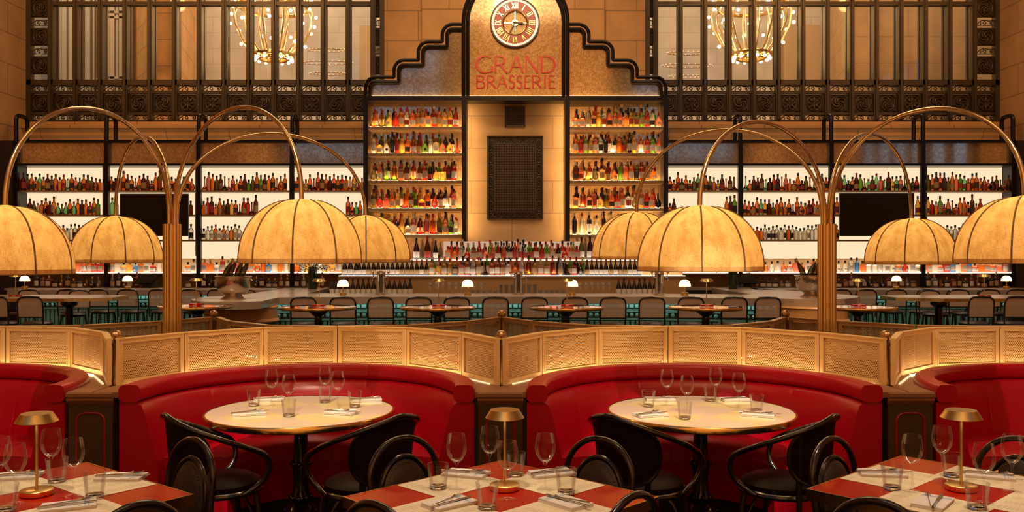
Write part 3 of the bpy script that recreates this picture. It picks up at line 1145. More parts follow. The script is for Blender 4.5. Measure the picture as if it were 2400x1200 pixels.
def vent(x0, x1, z0, z1, border, label, nm, cell):
    root = empty(nm, ((x0 + x1) / 2, YN, (z0 + z1) / 2))
    tag(root, label, 'vent')
    hw, hh = (x1 - x0) / 2, (z1 - z0) / 2
    MB().box(-hw * 0.97, hw * 0.97, -0.02, -0.002, -hh * 0.98, hh * 0.98, M['dark']).build('backing', root, smooth=False)
    f = MB()
    for a, b_, c, d in ((-hw, hw, hh - 0.02, hh), (-hw, hw, -hh, -hh + 0.02), (-hw, -hw + 0.02, -hh, hh), (hw - 0.02, hw, -hh, hh)):
        f.box(a, b_, -0.06, -0.002, c, d, M['bronze_dark'])
    iw, ih = hw - border, hh - border
    for a, b_, c, d in ((-iw, iw, ih, ih + 0.02), (-iw, iw, -ih - 0.02, -ih), (-iw - 0.02, -iw, -ih, ih), (iw, iw + 0.02, -ih, ih)):
        f.box(a, b_, -0.05, -0.002, c, d, M['bronze_dark'])
    fr = f.build('frame', root, smooth=False)
    if border > 0.05:
        o_ = MB()
        L = border / 2
        m_ = hw - L
        k = 0
        z = -hh + L
        while z < hh - L * 0.5:
            for s in (-1, 1):
                o_.tube([(p[0] + s * m_, -0.035, p[2] + z) for p in spiral(0, 0, L * 0.75, L * 0.2, R(90 * (1 if k % 2 else -1)), 1.2 * (1 if k % 2 else -1), 10)], L * 0.13, M['bronze_dark'], 5)
            z += L * 1.5
            k += 1
        x = -hw + L * 2
        while x < hw - L * 1.6:
            for s in (-1, 1):
                o_.tube([(p[0] + x, -0.035, p[2] + s * (hh - L)) for p in spiral(0, 0, L * 0.75, L * 0.2, R(0 if k % 2 else 180), 1.2 * (1 if k % 2 else -1), 10)], L * 0.13, M['bronze_dark'], 5)
            x += L * 1.5
            k += 1
        o_.build('scroll_border', root)
    g = MB()
    x = -iw + cell
    while x < iw:
        g.box(x - cell * 0.2, x + cell * 0.2, -0.045, -0.025, -ih, ih, M['bronze_dark'])
        x += cell
    z = -ih + cell
    while z < ih:
        g.box(-iw, iw, -0.047, -0.027, z - cell * 0.2, z + cell * 0.2, M['bronze_dark'])
        z += cell
    g.build('grille', root, smooth=False)


vent(nx_(1183), nx_(1231), nz_(298), nz_(250), 0.03, 'small square dark metal vent on the stone above the large grille', 'wall_vent', 0.035)
vent(nx_(1142), nx_(1273), nz_(515), nz_(319), 0.16, 'large upright dark bronze grille with scrolled border on the stone niche', 'wall_grille', 0.05)

# ---------------------------------------------------------------- clock
YK = YC + 0.055
clock = empty('wall_clock', (WX(1207, YK), YK, WZ(55, YK)))
tag(clock, 'round red clock with roman numerals and a glowing rim', 'clock')
kr = YK / F
b = MB()


def disc_y(mb_, r0, r1, y0, y1, mat, seg=64):
    """annulus facing the room (normal -y)"""
    i = len(mb_.v)
    k = mb_.mi(mat)
    for r_, yy in ((r0, y0), (r1, y0), (r1, y1), (r0, y1)):
        for j in range(seg):
            a = 2 * PI * j / seg
            mb_.v.append((r_ * math.cos(a), yy, r_ * math.sin(a)))
    for q in range(4):
        for j in range(seg):
            j2 = (j + 1) % seg
            q2 = (q + 1) % 4
            mb_.face([i + q * seg + j, i + q * seg + j2, i + q2 * seg + j2, i + q2 * seg + j], k)
    return mb_


disc_y(MB(), 55 * kr, 58 * kr, -0.09, 0.0, M['bronze_dark']).build('case_rim', clock)
MB().tube([(52 * kr * math.cos(2 * PI * j / 64), -0.062, 52 * kr * math.sin(2 * PI * j / 64)) for j in range(64)], 0.021, M['neon'], 8, True).build('glowing_ring', clock)
disc_y(MB(), 27 * kr, 55 * kr, -0.05, 0.0, M['clockred']).build('dial', clock)
MB().tube([(28 * kr * math.cos(2 * PI * j / 64), -0.055, 28 * kr * math.sin(2 * PI * j / 64)) for j in range(64)], 0.012, M['brass'], 8, True).build('inner_ring', clock)
disc_y(MB(), 0.001, 27 * kr, -0.02, 0.0, M['foil']).build('inner_disc', clock)
b = MB()
b.box(-27 * kr, 27 * kr, -0.045, -0.035, -0.008, 0.008, M['brass'])
b.box(-0.006, 0.006, -0.045, -0.035, -27 * kr, 27 * kr, M['brass'])
disc_y(b, 0.001, 7.5 * kr, -0.055, -0.035, M['brass'])
b.build('cross_bar', clock)
for nm, ang, L, wd in (('hour_hand', 95, 22, 0.022), ('minute_hand', 208, 31, 0.014)):
    a = R(90 - ang)
    h_ = MB()
    d = (math.cos(a), math.sin(a))
    pe = (-d[1], d[0])
    P_ = lambda t, s: (d[0] * t * kr + pe[0] * s, d[1] * t * kr + pe[1] * s)
    pts = [P_(-5, -wd / 2), P_(L * 0.6, -wd / 2), P_(L * 0.7, -wd), P_(L, 0), P_(L * 0.7, wd), P_(L * 0.6, wd / 2), P_(-5, wd / 2)]
    h_.prism(pts[::-1], -0.075, -0.062, M['bronze_dark'], 'y')
    h_.build(nm, clock, smooth=False)


def bar2(mb_, p, q, w0, w1, y0, y1, mat):
    """flat tapered bar in the x-z plane"""
    p, q = Vector(p), Vector(q)
    d = (q - p).normalized()
    n_ = Vector((-d.y, d.x))
    pts = [p - n_ * w0 / 2, q - n_ * w1 / 2, q + n_ * w1 / 2, p + n_ * w0 / 2]
    mb_.prism([(v.x, v.y) for v in pts][::-1], y0, y1, mat, 'y')


num = ['XII', 'I', 'II', 'III', 'IIII', 'V', 'VI', 'VII', 'VIII', 'IX', 'X', 'XI']
for j, s in enumerate(num):
    nb = MB()
    a = R(90 - 30 * j)
    up = Vector((math.cos(a), math.sin(a)))
    rt = Vector((up.y, -up.x))
    wds = {'I': 4.2, 'V': 7.5, 'X': 8.0}
    tot = sum(wds[c] for c in s)
    sc_w = min(1.0, 17.0 / tot)
    x = -tot * sc_w / 2
    r0, r1 = 33 * kr, 47 * kr

    def pt(xx, t):
        return up * (r0 + (r1 - r0) * t) + rt * (xx * kr)
    for c in s:
        wd = wds[c] * sc_w
        m_ = x + wd / 2
        tk, tn = 1.7 * kr, 0.8 * kr
        if c == 'I':
            bar2(nb, pt(m_, 0), pt(m_, 1), tk, tk, -0.062, -0.05, M['brass'])
            for t in (0.03, 0.97):
                bar2(nb, pt(m_ - 1.6, t), pt(m_ + 1.6, t), tn, tn, -0.062, -0.05, M['brass'])
        elif c == 'V':
            bar2(nb, pt(m_, 0), pt(m_ - wd * 0.4, 1), tk, tk, -0.062, -0.05, M['brass'])
            bar2(nb, pt(m_, 0), pt(m_ + wd * 0.4, 1), tn, tn, -0.063, -0.051, M['brass'])
        else:
            bar2(nb, pt(m_ + wd * 0.38, 0), pt(m_ - wd * 0.38, 1), tk, tk, -0.062, -0.05, M['brass'])
            bar2(nb, pt(m_ - wd * 0.38, 0), pt(m_ + wd * 0.38, 1), tn, tn, -0.063, -0.051, M['brass'])
        x += wd
    nb.build('numeral', clock, smooth=False)

# ---------------------------------------------------------------- sign
sign = empty('sign', (WX(1209, YK), YK, WZ(170, YK)))
tag(sign, 'red raised letters reading GRAND BRASSERIE on the mirror under the clock', 'sign')


def stroke(mb_, pts, ws, ox_, oz_, sw, sh, cnt=[0]):
    for j in range(len(pts) - 1):
        p = (ox_ + pts[j][0] * sw, oz_ + pts[j][1] * sh)
        q = (ox_ + pts[j + 1][0] * sw, oz_ + pts[j + 1][1] * sh)
        d = (Vector(q) - Vector(p)).normalized() * 0.004
        bar2(mb_, Vector(p) - d, Vector(q) + d, ws[j], ws[j + 1], -0.014 - 0.0005 * (cnt[0] % 13), 0.0, M['signred'])
        cnt[0] += 1


def arc(cx0, cy0, rx_, ry_, a0, a1, n=14):
    return [(cx0 + rx_ * math.cos(R(a0 + (a1 - a0) * j / n)), cy0 + ry_ * math.sin(R(a0 + (a1 - a0) * j / n))) for j in range(n + 1)]


def glyph(mb_, ch, x, z, w_, h_, T):
    t = T * 0.55

    def S(pts, a, b_=None, mid=None):
        n = len(pts)
        if mid is None:
            ws = [a + ((b_ if b_ is not None else a) - a) * j / (n - 1) for j in range(n)]
        else:
            ws = [a + (mid - a) * math.sin(PI * j / (n - 1)) for j in range(n)]
        stroke(mb_, pts, ws, x, z, w_, h_)
    if ch == 'G':
        S(arc(0.52, 0.5, 0.5, 0.5, 50, 300, 20), t, None, T * 1.15)
        S([(0.93, 0.40), (0.93, 0.08)], T)
        S([(0.93, 0.08), (0.76, 0.04)], t)
    elif ch == 'R':
        S([(0.1, 0), (0.1, 1)], T)
        S([(0.1, 0.98)] + arc(0.42, 0.74, 0.36, 0.24, 80, -90, 12) + [(0.1, 0.5)], t, None, T)
        S([(0.42, 0.5), (0.95, 0)], T * 0.8, T)
    elif ch == 'A':
        S([(0.05, 0), (0.5, 1)], t, t * 1.1)
        S([(0.95, 0), (0.5, 1)], T, T * 0.9)
        S([(0.22, 0.36), (0.78, 0.36)], t)
    elif ch == 'N':
        S([(0.1, 0), (0.1, 1)], t)
        S([(0.1, 1), (0.9, 0)], T)
        S([(0.9, 0), (0.9, 1)], t)
    elif ch == 'D':
        S([(0.1, 0), (0.1, 1)], T)
        S([(0.1, 0.98)] + arc(0.4, 0.5, 0.55, 0.48, 85, -85, 16) + [(0.1, 0.02)], t, None, T * 1.1)
    elif ch == 'B':
        S([(0.12, 0), (0.12, 1)], T)
        S([(0.12, 0.98)] + arc(0.42, 0.76, 0.34, 0.22, 80, -80, 10) + [(0.12, 0.53)], t, None, T * 0.9)
        S([(0.12, 0.53)] + arc(0.46, 0.27, 0.42, 0.26, 80, -80, 10) + [(0.12, 0.01)], t, None, T)
    elif ch == 'S':
        S(arc(0.52, 0.75, 0.36, 0.24, 35, 240, 12) + arc(0.46, 0.26, 0.40, 0.26, 70, -145, 12), t, None, T * 1.1)
    elif ch == 'E':
        S([(0.15, 0), (0.15, 1)], T)
        for yy, L in ((0.98, 0.85), (0.52, 0.78), (0.02, 0.9)):
            S([(0.15, yy), (L, yy)], t)
    elif ch == 'I':
        S([(0.5, 0), (0.5, 1)], T)


for word, x0, x1, y0, y1, wid in (('GRAND', 1115, 1303, 171, 132, (42, 34, 38, 36, 38)),
                                  ('BRASSERIE', 1114, 1304, 207, 177, (25, 23, 27, 17, 18, 18, 25, 12, 20))):
    sm_ = sum(wid)
    x = x0
    for ch, wd in zip(word, wid):
        wpx = wd * (x1 - x0) / sm_
        b = MB()
        glyph(b, ch, (x + 1.2 - 1209) * kr, (170 - y0) * kr, (wpx - 2.4) * kr, (y0 - y1) * kr, (4.6 if word == 'GRAND' else 3.8) * kr)
        b.build('letter', sign, smooth=False)
        x += wpx

# ================================================================ SIDE BACK BARS
KS = YS / F


def sx_(px):
    return (px - 1200) * KS


def sz_(py):
    return CH - (py - 600) * KS


SIDE_SH = [446, 503, 562]


def side_bar(name, px0, px1, posts, label, panels):
    root = empty(name, (sx_((px0 + px1) / 2), YS, 0))
    tag(root, label, 'back bar', 'side back bars')
    ox, oy = root.location.x, YS

    def SB(mb_, nm, smooth=False):
        mb_.v = [(v[0] - ox, v[1] - oy, v[2]) for v in mb_.v]
        return mb_.build(nm, root, smooth)
    x0, x1 = sx_(px0), sx_(px1)
    D = 0.42
    SB(MB().box(x0, x1, YS - 0.01, YS + D, sz_(334), sz_(328), M['black']), 'top_rail')
    SB(MB().box(x0, x1, YS - 0.01, YS + D, sz_(388), sz_(382.5), M['black']), 'rail')
    SB(MB().box(x0, x1, YS + 0.06, YS + 0.09, sz_(382.4), sz_(334.1), M['antique']), 'mirror_band')
    for px in posts:
        SB(MB().box(sx_(px) - 0.042, sx_(px) + 0.042, YS - 0.03, YS + 0.05, 1.0, sz_(328), M['black']), 'upright')
        # inner wooden uprights
        xx = sx_(px) * (YS + D) / YS
        SB(MB().box(xx - 0.03, xx + 0.03, YS + D - 0.12, YS + D - 0.01, sz_(600), sz_(388), M['shelfwood']), 'inner_upright')
        # hoop above
        h = 62 * KS
        pts = [(sx_(px), YS, sz_(331))] + [(sx_(px), YS, sz_(331) + h - 0.1)]
        for j in range(1, 6):
            a = R(90 * j / 6)
            pts.append((sx_(px), YS + 0.1 - 0.1 * math.cos(a), sz_(331) + h - 0.1 + 0.1 * math.sin(a)))
        for j in range(0, 6):
            a = R(90 - 90 * j / 5)
            pts.append((sx_(px), YS + D - 0.12 + 0.1 * math.cos(a), sz_(331) + h - 0.1 + 0.1 * math.sin(a)))
        pts.append((sx_(px), YS + D - 0.02, sz_(331)))
        SB(MB().tube(pts, 0.042, M['black'], 8), 'hoop', True)
    SB(MB().box(x0, x1, YS + D, YS + D + 0.02, sz_(606), sz_(388), M['lum']), 'backlit_panel')
    SB(MB().box(x0, x1, YS + D - 0.02, YS + D, 1.1, sz_(606), M['lum_dim']), 'lower_panel')
    for py in SIDE_SH:
        SB(MB().box(x0, x1, YS + 0.02, YS + D, sz_(py) - 0.03, sz_(py), M['shelfwood']), 'shelf')
    s_ = SB(MB().box(x0, x1, YS - 0.02, YS + D - 0.021, sz_(640) - 0.02, sz_(640), M['shelfwood']), 'shelf')
    MB().box(x0 + 0.01 - ox, x1 - 0.01 - ox, -0.024, D - 0.05, sz_(640), sz_(640) + 0.012, M['led_white']).build('light_strip', s_, smooth=False)
    # counter below
    SB(MB().box(x0, x1, YS - 0.35, YS + D, 0.0, 1.06, M['dark']), 'cabinet')
    SB(MB().box(x0, x1, YS - 0.38, YS + D, 1.06, 1.10, M['marble']), 'counter_top')
    return root


side_bar('side_back_bar', 36, 856, (38, 250, 466, 685), 'long black framed back bar with backlit bottle shelves left of the clock', None)
side_bar('side_back_bar', 1562, 2376, (1735, 1948, 2163, 2374), 'long black framed back bar with backlit bottle shelves right of the clock', None)
# dark panelling at both ends
struct(MB().box(XL + 0.01, sx_(36) - 0.01, YS - 0.1, YS + 0.5, 0, sz_(331), M['dark']).build('wall_end_left', smooth=False))
struct(MB().box(sx_(2378), XR - 0.01, YS - 0.1, YS + 0.5, 0, sz_(331), M['dark']).build('wall_end_right', smooth=False))

# stepped bottle display and counter in the centre
disp = empty('bottle_display', (cx_(1200), YC, 0))
tag(disp, 'stepped lit bottle display along the middle of the back bar', 'display')
YD1, YD2 = 16.25, 15.95
d1x0, d1x1 = WX(800, YD1), WX(1600, YD1)
ZD1, ZD2 = WZ(610, YD1), WZ(647, YD2)


def DB(mb_, nm, par=None):
    mb_.v = [(v[0] - disp.location.x, v[1] - YC, v[2]) for v in mb_.v]
    return mb_.build(nm, par or disp, False)


t1 = DB(MB().box(d1x0, d1x1, YD1 - 0.02, YC - 0.045, ZD1 - 0.03, ZD1, M['shelfwood']), 'step')
DB(MB().box(d1x0 + 0.01, d1x1 - 0.01, YD1 - 0.02, YC - 0.05, ZD1, ZD1 + 0.008, M['led_white']), 'light_strip', t1)
t2 = DB(MB().box(d1x0, d1x1, YD2 - 0.02, YD1 - 0.021, ZD2 - 0.03, ZD2, M['shelfwood']), 'step')
DB(MB().box(d1x0 + 0.01, d1x1 - 0.01, YD2 - 0.02, YD1 - 0.025, ZD2, ZD2 + 0.008, M['led_white']), 'light_strip', t2)
DB(MB().box(d1x0, d1x1, YD1 - 0.02, YC - 0.05, 1.0, ZD1 - 0.031, M['lum_dim']), 'riser')
DB(MB().box(d1x0, d1x1, YD2 + 0.0, YD1 - 0.021, 0.9, ZD2 - 0.031, M['lum_dim']), 'riser')
DB(MB().box(cx_(1040), cx_(1365), YC - 0.042, YC - 0.035, ZD1 + 0.01, cz_(566), M['lum_soft']), 'backlit_panel')
DB(MB().box(d1x0 - 0.6, d1x1 + 0.6, 15.3, YD2 - 0.001, 0.0, 0.98, M['dark']), 'cabinet')
DB(MB().box(d1x0 - 0.6, d1x1 + 0.6, 15.27, YD2 - 0.001, 0.98, 1.02, M['marble']), 'counter_top')

# televisions
for k, (a, b_, c, d) in enumerate(((281, 441, 454, 553), (1968, 2143, 453, 553))):
    Yt = YS - 0.12
    cx0, cz0 = WX((a + b_) / 2, Yt), WZ((c + d) / 2, Yt)
    hw, hh = (b_ - a) / 2 * Yt / F, (d - c) / 2 * Yt / F
    tv = empty('television', (cx0, Yt, cz0))
    tag(tv, 'flat black television in front of the %s back bar shelves' % ('left' if k == 0 else 'right'), 'television', 'televisions on the back bar')
    MB().box(-hw, hw, 0, 0.05, -hh, hh, M['black']).build('casing', tv, smooth=False)
    MB().box(-hw + 0.012, hw - 0.012, -0.004, 0.001, -hh + 0.012, hh - 0.012, M['tv']).build('screen', tv, smooth=False)
    MB().box(-0.15, 0.15, 0.05, 0.11, -0.15, 0.15, M['black']).build('bracket', tv, smooth=False)

# ================================================================ BAR COUNTER
ZB = 1.12


def by_(py):
    return YZ(py, ZB)


def bp(px, py):
    Y = by_(py)
    return (WX(px, Y), Y)


def inset(pts, d):
    """shrink a clockwise or anticlockwise polygon by d"""
    n = len(pts)
    area_ = sum(pts[i][0] * pts[(i + 1) % n][1] - pts[(i + 1) % n][0] * pts[i][1] for i in range(n))
    s = 1 if area_ > 0 else -1
    out = []
    for i in range(n):
        p0, p1, p2 = Vector(pts[i - 1]), Vector(pts[i]), Vector(pts[(i + 1) % n])
        d1, d2 = (p1 - p0).normalized(), (p2 - p1).normalized()
        n1, n2 = Vector((-d1.y, d1.x)) * s, Vector((-d2.y, d2.x)) * s
        m_ = (n1 + n2)
        m_ = m_ / max(0.4, m_.dot(n1))
        out.append((p1.x + m_.x * d, p1.y + m_.y * d))
    return out


bar_poly = [bp(448, 702), bp(452, 704.5), bp(470, 706.5), bp(560, 708), bp(613, 706), bp(653, 697), bp(900, 695.5), bp(1500, 695.5),
            bp(1818, 700), bp(1905, 702), bp(1980, 700.5), bp(2010, 697), bp(2016, 693.5), bp(1900, 684), bp(1752, 674), bp(1668, 675),
            bp(1762, 690), bp(1500, 688), bp(900, 688), bp(720, 687.5), bp(770, 675), bp(672, 674.5), bp(560, 692), bp(465, 697)]
wing_l = [bp(16, 678), bp(655, 678), bp(668, 674), (WX(668, 16.9), 16.9 - 0.3), (WX(22, 16.6), 16.6)]
wing_l = [bp(16, 679), bp(640, 679), bp(655, 675), bp(24, 675)]
wing_r = [bp(1770, 679), bp(2392, 679), bp(2384, 675), bp(1757, 675)]
MIN_Y = 15.25


def teal_front(mb_, pts, closed=True, skip=()):
    """fluted glazed tile face with two frieze rows, along a polyline"""
    n = len(pts)
    for i in range(n if closed else n - 1):
        if i in skip:
            continue
        p, q = Vector(pts[i]), Vector(pts[(i + 1) % n])
        L = (q - p).length
        if L < 0.15:
            continue
        d = (q - p) / L
        nn = Vector((d.y, -d.x))
        m_ = max(1, int(L / 0.075))
        st = L / m_
        for j in range(m_):
            c = p + d * (j + 0.5) * st + nn * 0.012
            mb_.obox(c, d, nn, st * 0.34, 0.022, 0.05, 0.76, M['teal'])
        m2 = max(1, int(L / 0.085))
        st = L / m2
        for j in range(m2):
            c = p + d * (j + 0.5) * st + nn * 0.01
            mb_.obox(c, d, nn, st * 0.36, 0.014, 0.95, 1.0, M['teal'])
            mb_.ball((c.x + nn.x * 0.02, c.y + nn.y * 0.02, 0.845), 0.034, M['teal'], 6, 4)
        c = p + d * L / 2
        for z0, z1, o_ in ((0.77, 0.80, 0.035), (0.885, 0.93, 0.03), (0.0, 0.05, 0.03)):
            mb_.obox(c + nn * o_ / 2, d, nn, L / 2, o_ / 2 + 0.01, z0, z1, M['teal'])


M['led_bar'] = emis('bar_front_led', (1.0, 0.86, 0.72), 18.0)


def bar(name, poly, label, skips=(), led=()):
    c0 = (sum(p[0] for p in poly) / len(poly), sum(p[1] for p in poly) / len(poly))
    root = empty(name, (c0[0], c0[1], 0))
    tag(root, label, 'bar counter', 'marble topped bar')
    rel = [(p[0] - c0[0], p[1] - c0[1]) for p in poly]
    tp = MB().prism(rel, ZB - 0.045, ZB, M['marble'])
    fi = inset(rel, 0.015)
    nf = len(fi)
    for i in range(nf):
        p, q = Vector(fi[i]), Vector(fi[(i + 1) % nf])
        L = (q - p).length
        if L > 0.02:
            d = (q - p) / L
            tp.obox((p + q) / 2, d, Vector((-d.y, d.x)), L / 2 + 0.01, 0.0145, ZB - 0.10, ZB - 0.0451, M['marble'])
    tp.build('counter_top', root, smooth=False)
    inn = [(p[0], max(p[1], 12.42 - c0[1])) for p in inset(rel, 0.16)]
    b = MB().prism(inn, 0.0, ZB - 0.046, M['teal_shade'])
    teal_front(b, inn, True, skips)
    b.build('tiled_front', root)
    # light channel under the top
    lb = MB()
    ch = inset(rel, 0.075)
    n = len(ch)
    for i in led:
        p, q = Vector(ch[i]), Vector(ch[(i + 1) % n])
        d = (q - p).normalized()
        L = (q - p).length
        lb.obox((p + q) / 2, d, Vector((-d.y, d.x)), L / 2, 0.012, ZB - 0.056, ZB - 0.0455, M['led_bar'])
    lb.build('light_strip', root, smooth=False)
    return root


mid_bar = bar('bar_counter', bar_poly, 'middle bar counter with teal tiled front and two rounded marble ends', skips=range(12, 24), led=(5, 6, 7))
bar('bar_counter', wing_l, 'straight bar counter with grey marble top on the left, behind the stools', skips=(1, 2, 3), led=(0,))
bar('bar_counter', wing_r, 'straight bar counter with grey marble top on the right, behind the stools', skips=(1, 2, 3), led=(0,))

# rounded honey wood drums under the two marble ends
for k, (cx0, cy0, r_) in enumerate(((-3.82, 12.34, 0.50), (4.22, 12.36, 0.50))):
    rel = (cx0 - mid_bar.location.x, cy0 - mid_bar.location.y, 0)
    b = MB()
    b.lathe([(r_ - 0.04, 0.0), (r_ - 0.04, 0.78)], M['walnut'], seg=40)
    b.lathe([(r_ - 0.04, 0.78), (r_, 0.79), (r_ + 0.025, 0.81), (r_ + 0.02, 0.83), (r_ - 0.005, 0.85), (r_ - 0.005, 0.985), (r_ + 0.01, 1.0), (r_, 1.019)], M['stationwood'], seg=40)
    b.build('rounded_wood_end', mid_bar, loc=rel)
    spot('bar_end_fill', (cx0, cy0 - 2.0, 2.9), (cx0, cy0 - 0.45, 0.9), 90, 26, (1, 0.62, 0.3), 0.8)  # added fill to brighten the wood drum


# ================================================================ CANE STOOLS
def make_stool():
    root = empty('bar_stool')
    # local: faces +y, back at -y ; seat top 0.80
    s = MB().lathe([(0.02, 0.0), (0.17, 0.0), (0.195, 0.015), (0.20, 0.035), (0.17, 0.06), (0.02, 0.068)], M['padleather'], (0, 0, 0.74), 20)
    s.build('seat', root)
    W = 0.175
    yb = -0.17
    pts = [(-W + 0.01, yb, 0.70), (-W, yb - 0.01, 0.85), (-W, yb - 0.02, 1.04)]
    for j in range(1, 6):
        a = R(180 - 90 * j / 6)
        pts.append((-W + 0.08 + 0.08 * math.cos(a), yb - 0.03, 1.065 + 0.085 * math.sin(a)))
    pts += [(0, yb - 0.035, 1.155)]
    pts = pts + [(-p[0], p[1], p[2]) for p in pts[:-1][::-1]]
    MB().tube(pts, 0.012, M['blackwood'], 8).tube([(-W, yb - 0.005, 0.87), (W, yb - 0.005, 0.87)], 0.010, M['blackwood'], 6).build('back_frame', root)
    g = MB()
    out = [(p[0], p[2]) for p in pts if p[2] > 0.86]

    def fn(u, v):
        x = -W + 2 * W * u
        zt = 1.04 + 0.0 * u
        ax = abs(x)
        zt = 1.15 if ax < W - 0.08 else 1.065 + 0.085 * math.sqrt(max(0, 1 - ((ax - (W - 0.08)) / 0.08) ** 2))
        return (x, yb - 0.01 - 0.02 * v, 0.88 + (zt - 0.88) * v)
    g.grid(fn, 16, 6, M['cane'], lambda u, v: (u * 2 * W, v * 0.27))
    g.build('cane_back', root)
    for sx in (-1, 1):
        for sy in (-1, 1):
            MB().tube([(sx * 0.13, sy * 0.13, 0.745), (sx * 0.165, sy * 0.165, 0.35), (sx * 0.185, sy * 0.185, 0.0)], [0.015, 0.013, 0.011], M['blackwood'], 7).build('leg', root)
    MB().tube([(0.172 * math.cos(2 * PI * j / 20), 0.172 * math.sin(2 * PI * j / 20), 0.28) for j in range(20)], 0.009, M['blackwood'], 6, True).build('foot_ring', root)
    return root


stool = make_stool()
ordn = ['first', 'second', 'third', 'fourth', 'fifth', 'sixth', 'seventh', 'eighth', 'ninth', 'tenth', 'eleventh', 'twelfth', 'thirteenth', 'fourteenth', 'fifteenth']
cen = [719, 810, 897, 985, 1073, 1162, 1252, 1345, 1433, 1523, 1613, 1713, 1790]
for j, px in enumerate(cen):
    place(stool, (WX(px, 12.15), 12.15, 0), 0, '%s black cane back stool from the left along the middle bar' % ordn[j], 'bar stool', 'stools along the middle bar')
wl = [-8, 55, 172, 242, 311, 383, 457, 520, 583]
for j, px in enumerate(wl[2:]):
    place(stool, (WX(px, 14.9), 14.9, 0), 0, '%s black cane back stool from the left at the far left bar' % ordn[j], 'bar stool', 'stools along the left bar')
for j, px in enumerate([1960, 2019, 2089, 2160, 2229, 2300, 2368]):
    place(stool, (WX(px, 14.9), 14.9, 0), 0, '%s black cane back stool from the left at the far right bar' % ordn[j], 'bar stool', 'stools along the right bar')
for j, (px, Y, rz) in enumerate(((1890, 15.2, 25),)):
    place(stool, (WX(px, Y), Y, 0), R(rz), 'black cane back stool tucked between the slanted marble arm and the right bar', 'bar stool', 'stools behind the slanted arm')

# ================================================================ HIGH TABLES
ZT = 1.10


def reddisc(r_):
    t = MB().lathe([(r_ - 0.012, 0.0), (r_ - 0.012, 0.031)], M['redtop_high'], (0, 0, ZT - 0.035), 48)
    return t


def make_high_table(r_=0.455):
    root = empty('high_round_table')
    reddisc(r_).build('table_top', root)
    MB().lathe([(r_ - 0.012, -0.035), (r_, -0.035), (r_ + 0.004, -0.018), (r_, 0.0), (r_ - 0.012, 0.0)], M['brass'], (0, 0, ZT), 48, cap=False).build('brass_edge', root)
    MB().lathe([(0.24, 0.0), (0.24, 0.02), (0.06, 0.06), (0.04, 0.2), (0.035, 0.6), (0.05, 0.72), (0.045, 0.98), (0.12, 1.04), (0.12, ZT - 0.036)], M['castiron'], seg=20).build('pedestal', root)
    return root


def make_brass_lamp(Hh=0.36, sr=0.086, br=0.062, redbase=False):
    root = empty('table_lamp')
    b = MB()
    b.lathe([(br, 0.002), (br + 0.001, 0.004), (br + 0.001, 0.022), (br - 0.002, 0.024), (0.001, 0.024)], M['brass_b'], seg=40)
    b.build('base', root)
    MB().lathe([(0.006, 0.024), (0.006, Hh - 0.03)], M['brass_b'], seg=12).build('stem', root)
    MB().lathe([(sr, Hh - 0.033), (sr * 0.76, Hh - 0.003), (sr * 0.74, Hh), (0.001, Hh)], M['brass_b'], seg=40, cap=False).build('shade', root)
    MB().lathe([(sr * 0.9, Hh - 0.036), (0.001, Hh - 0.041)], M['brass_b'], seg=30, cap=False).lathe([(0.035, Hh - 0.037), (0.001, Hh - 0.042)], M['shade_glow'], seg=20, cap=False).build('light_disc', root)
    if redbase:
        MB().box(-0.075, 0.075, -0.05, 0.05, -0.0, 0.028, M['redtop']).build('red_box_base', root, smooth=False)
    return root


htab = make_high_table()
hlamp = make_brass_lamp(0.34, 0.085, 0.055, True)
hpx = [460, 746, 1026, 1327, 1654, 2010]
for j, px in enumerate(hpx):
    Y = YZ(716 if j < 1 else 718.5, ZT)
    x = WX(px, Y)
    place(htab, (x, Y, 0), 0.3 * j, '%s round high table from the left, red top and brass edge' % ordn[j], 'table', 'round high tables')
    l_ = place(hlamp, (WX(px + (2 if j else 0), Y), Y, ZT), 0, 'flat brass lamp on a red box, %s from left among the round high tables' % ordn[j], 'lamp', 'brass lamps on the high tables')
    spot('table_lamp_light', (x, Y - 0.01, ZT + 0.285), (x, Y, ZT), 3.0, 130, (1, 0.75, 0.5), 0.6, 0.03)
for k, (pa, pb, label) in enumerate(((-130, 150, 'left'), (2212, 2520, 'right'))):
    Ya, Yb = 12.75, 14.0
    xa, xb = WX(pa, Ya), WX(pb, Ya)
    t = empty('high_dining_table', ((xa + xb) / 2, (Ya + Yb) / 2, 0))
    tag(t, 'long high table with clipped corners and brass edge at the far %s' % label, 'table', 'long high tables')
    hw, hd = (xb - xa) / 2, (Yb - Ya) / 2
    cl = 0.55
    poly = [(-hw, -hd), (hw, -hd), (hw + cl, -hd + 0.35), (hw + cl, hd - 0.35), (hw, hd), (-hw, hd), (-hw - cl, hd - 0.35), (-hw - cl, -hd + 0.35)]
    MB().prism(inset(poly, 0.01), ZT - 0.03, ZT, M['marble']).build('table_top', t, smooth=False)
    MB().prism(poly, ZT - 0.05, ZT - 0.004, M['brass']).build('brass_edge', t, smooth=False)
    for sx in (-1, 1):
        MB().lathe([(0.2, 0.0), (0.2, 0.03), (0.06, 0.07), (0.05, 0.95), (0.12, 1.0), (0.12, ZT - 0.051)], M['castiron'], (sx * (hw - 0.05), -hd + 0.25, 0), 16).build('pedestal', t)
    lx = WX(36 if k == 0 else 2307, 13.3)
    place(hlamp if False else hlamp, (lx, 13.3, ZT), 0, 'flat brass lamp standing on the long high table at the far %s' % label, 'lamp', 'brass lamps on the high tables')
    spot('long_table_light', ((xa + xb) / 2, 12.6, 4.5), ((xa + xb) / 2, 13.3, ZT), 40, 50, (1, 0.72, 0.45), 0.7)
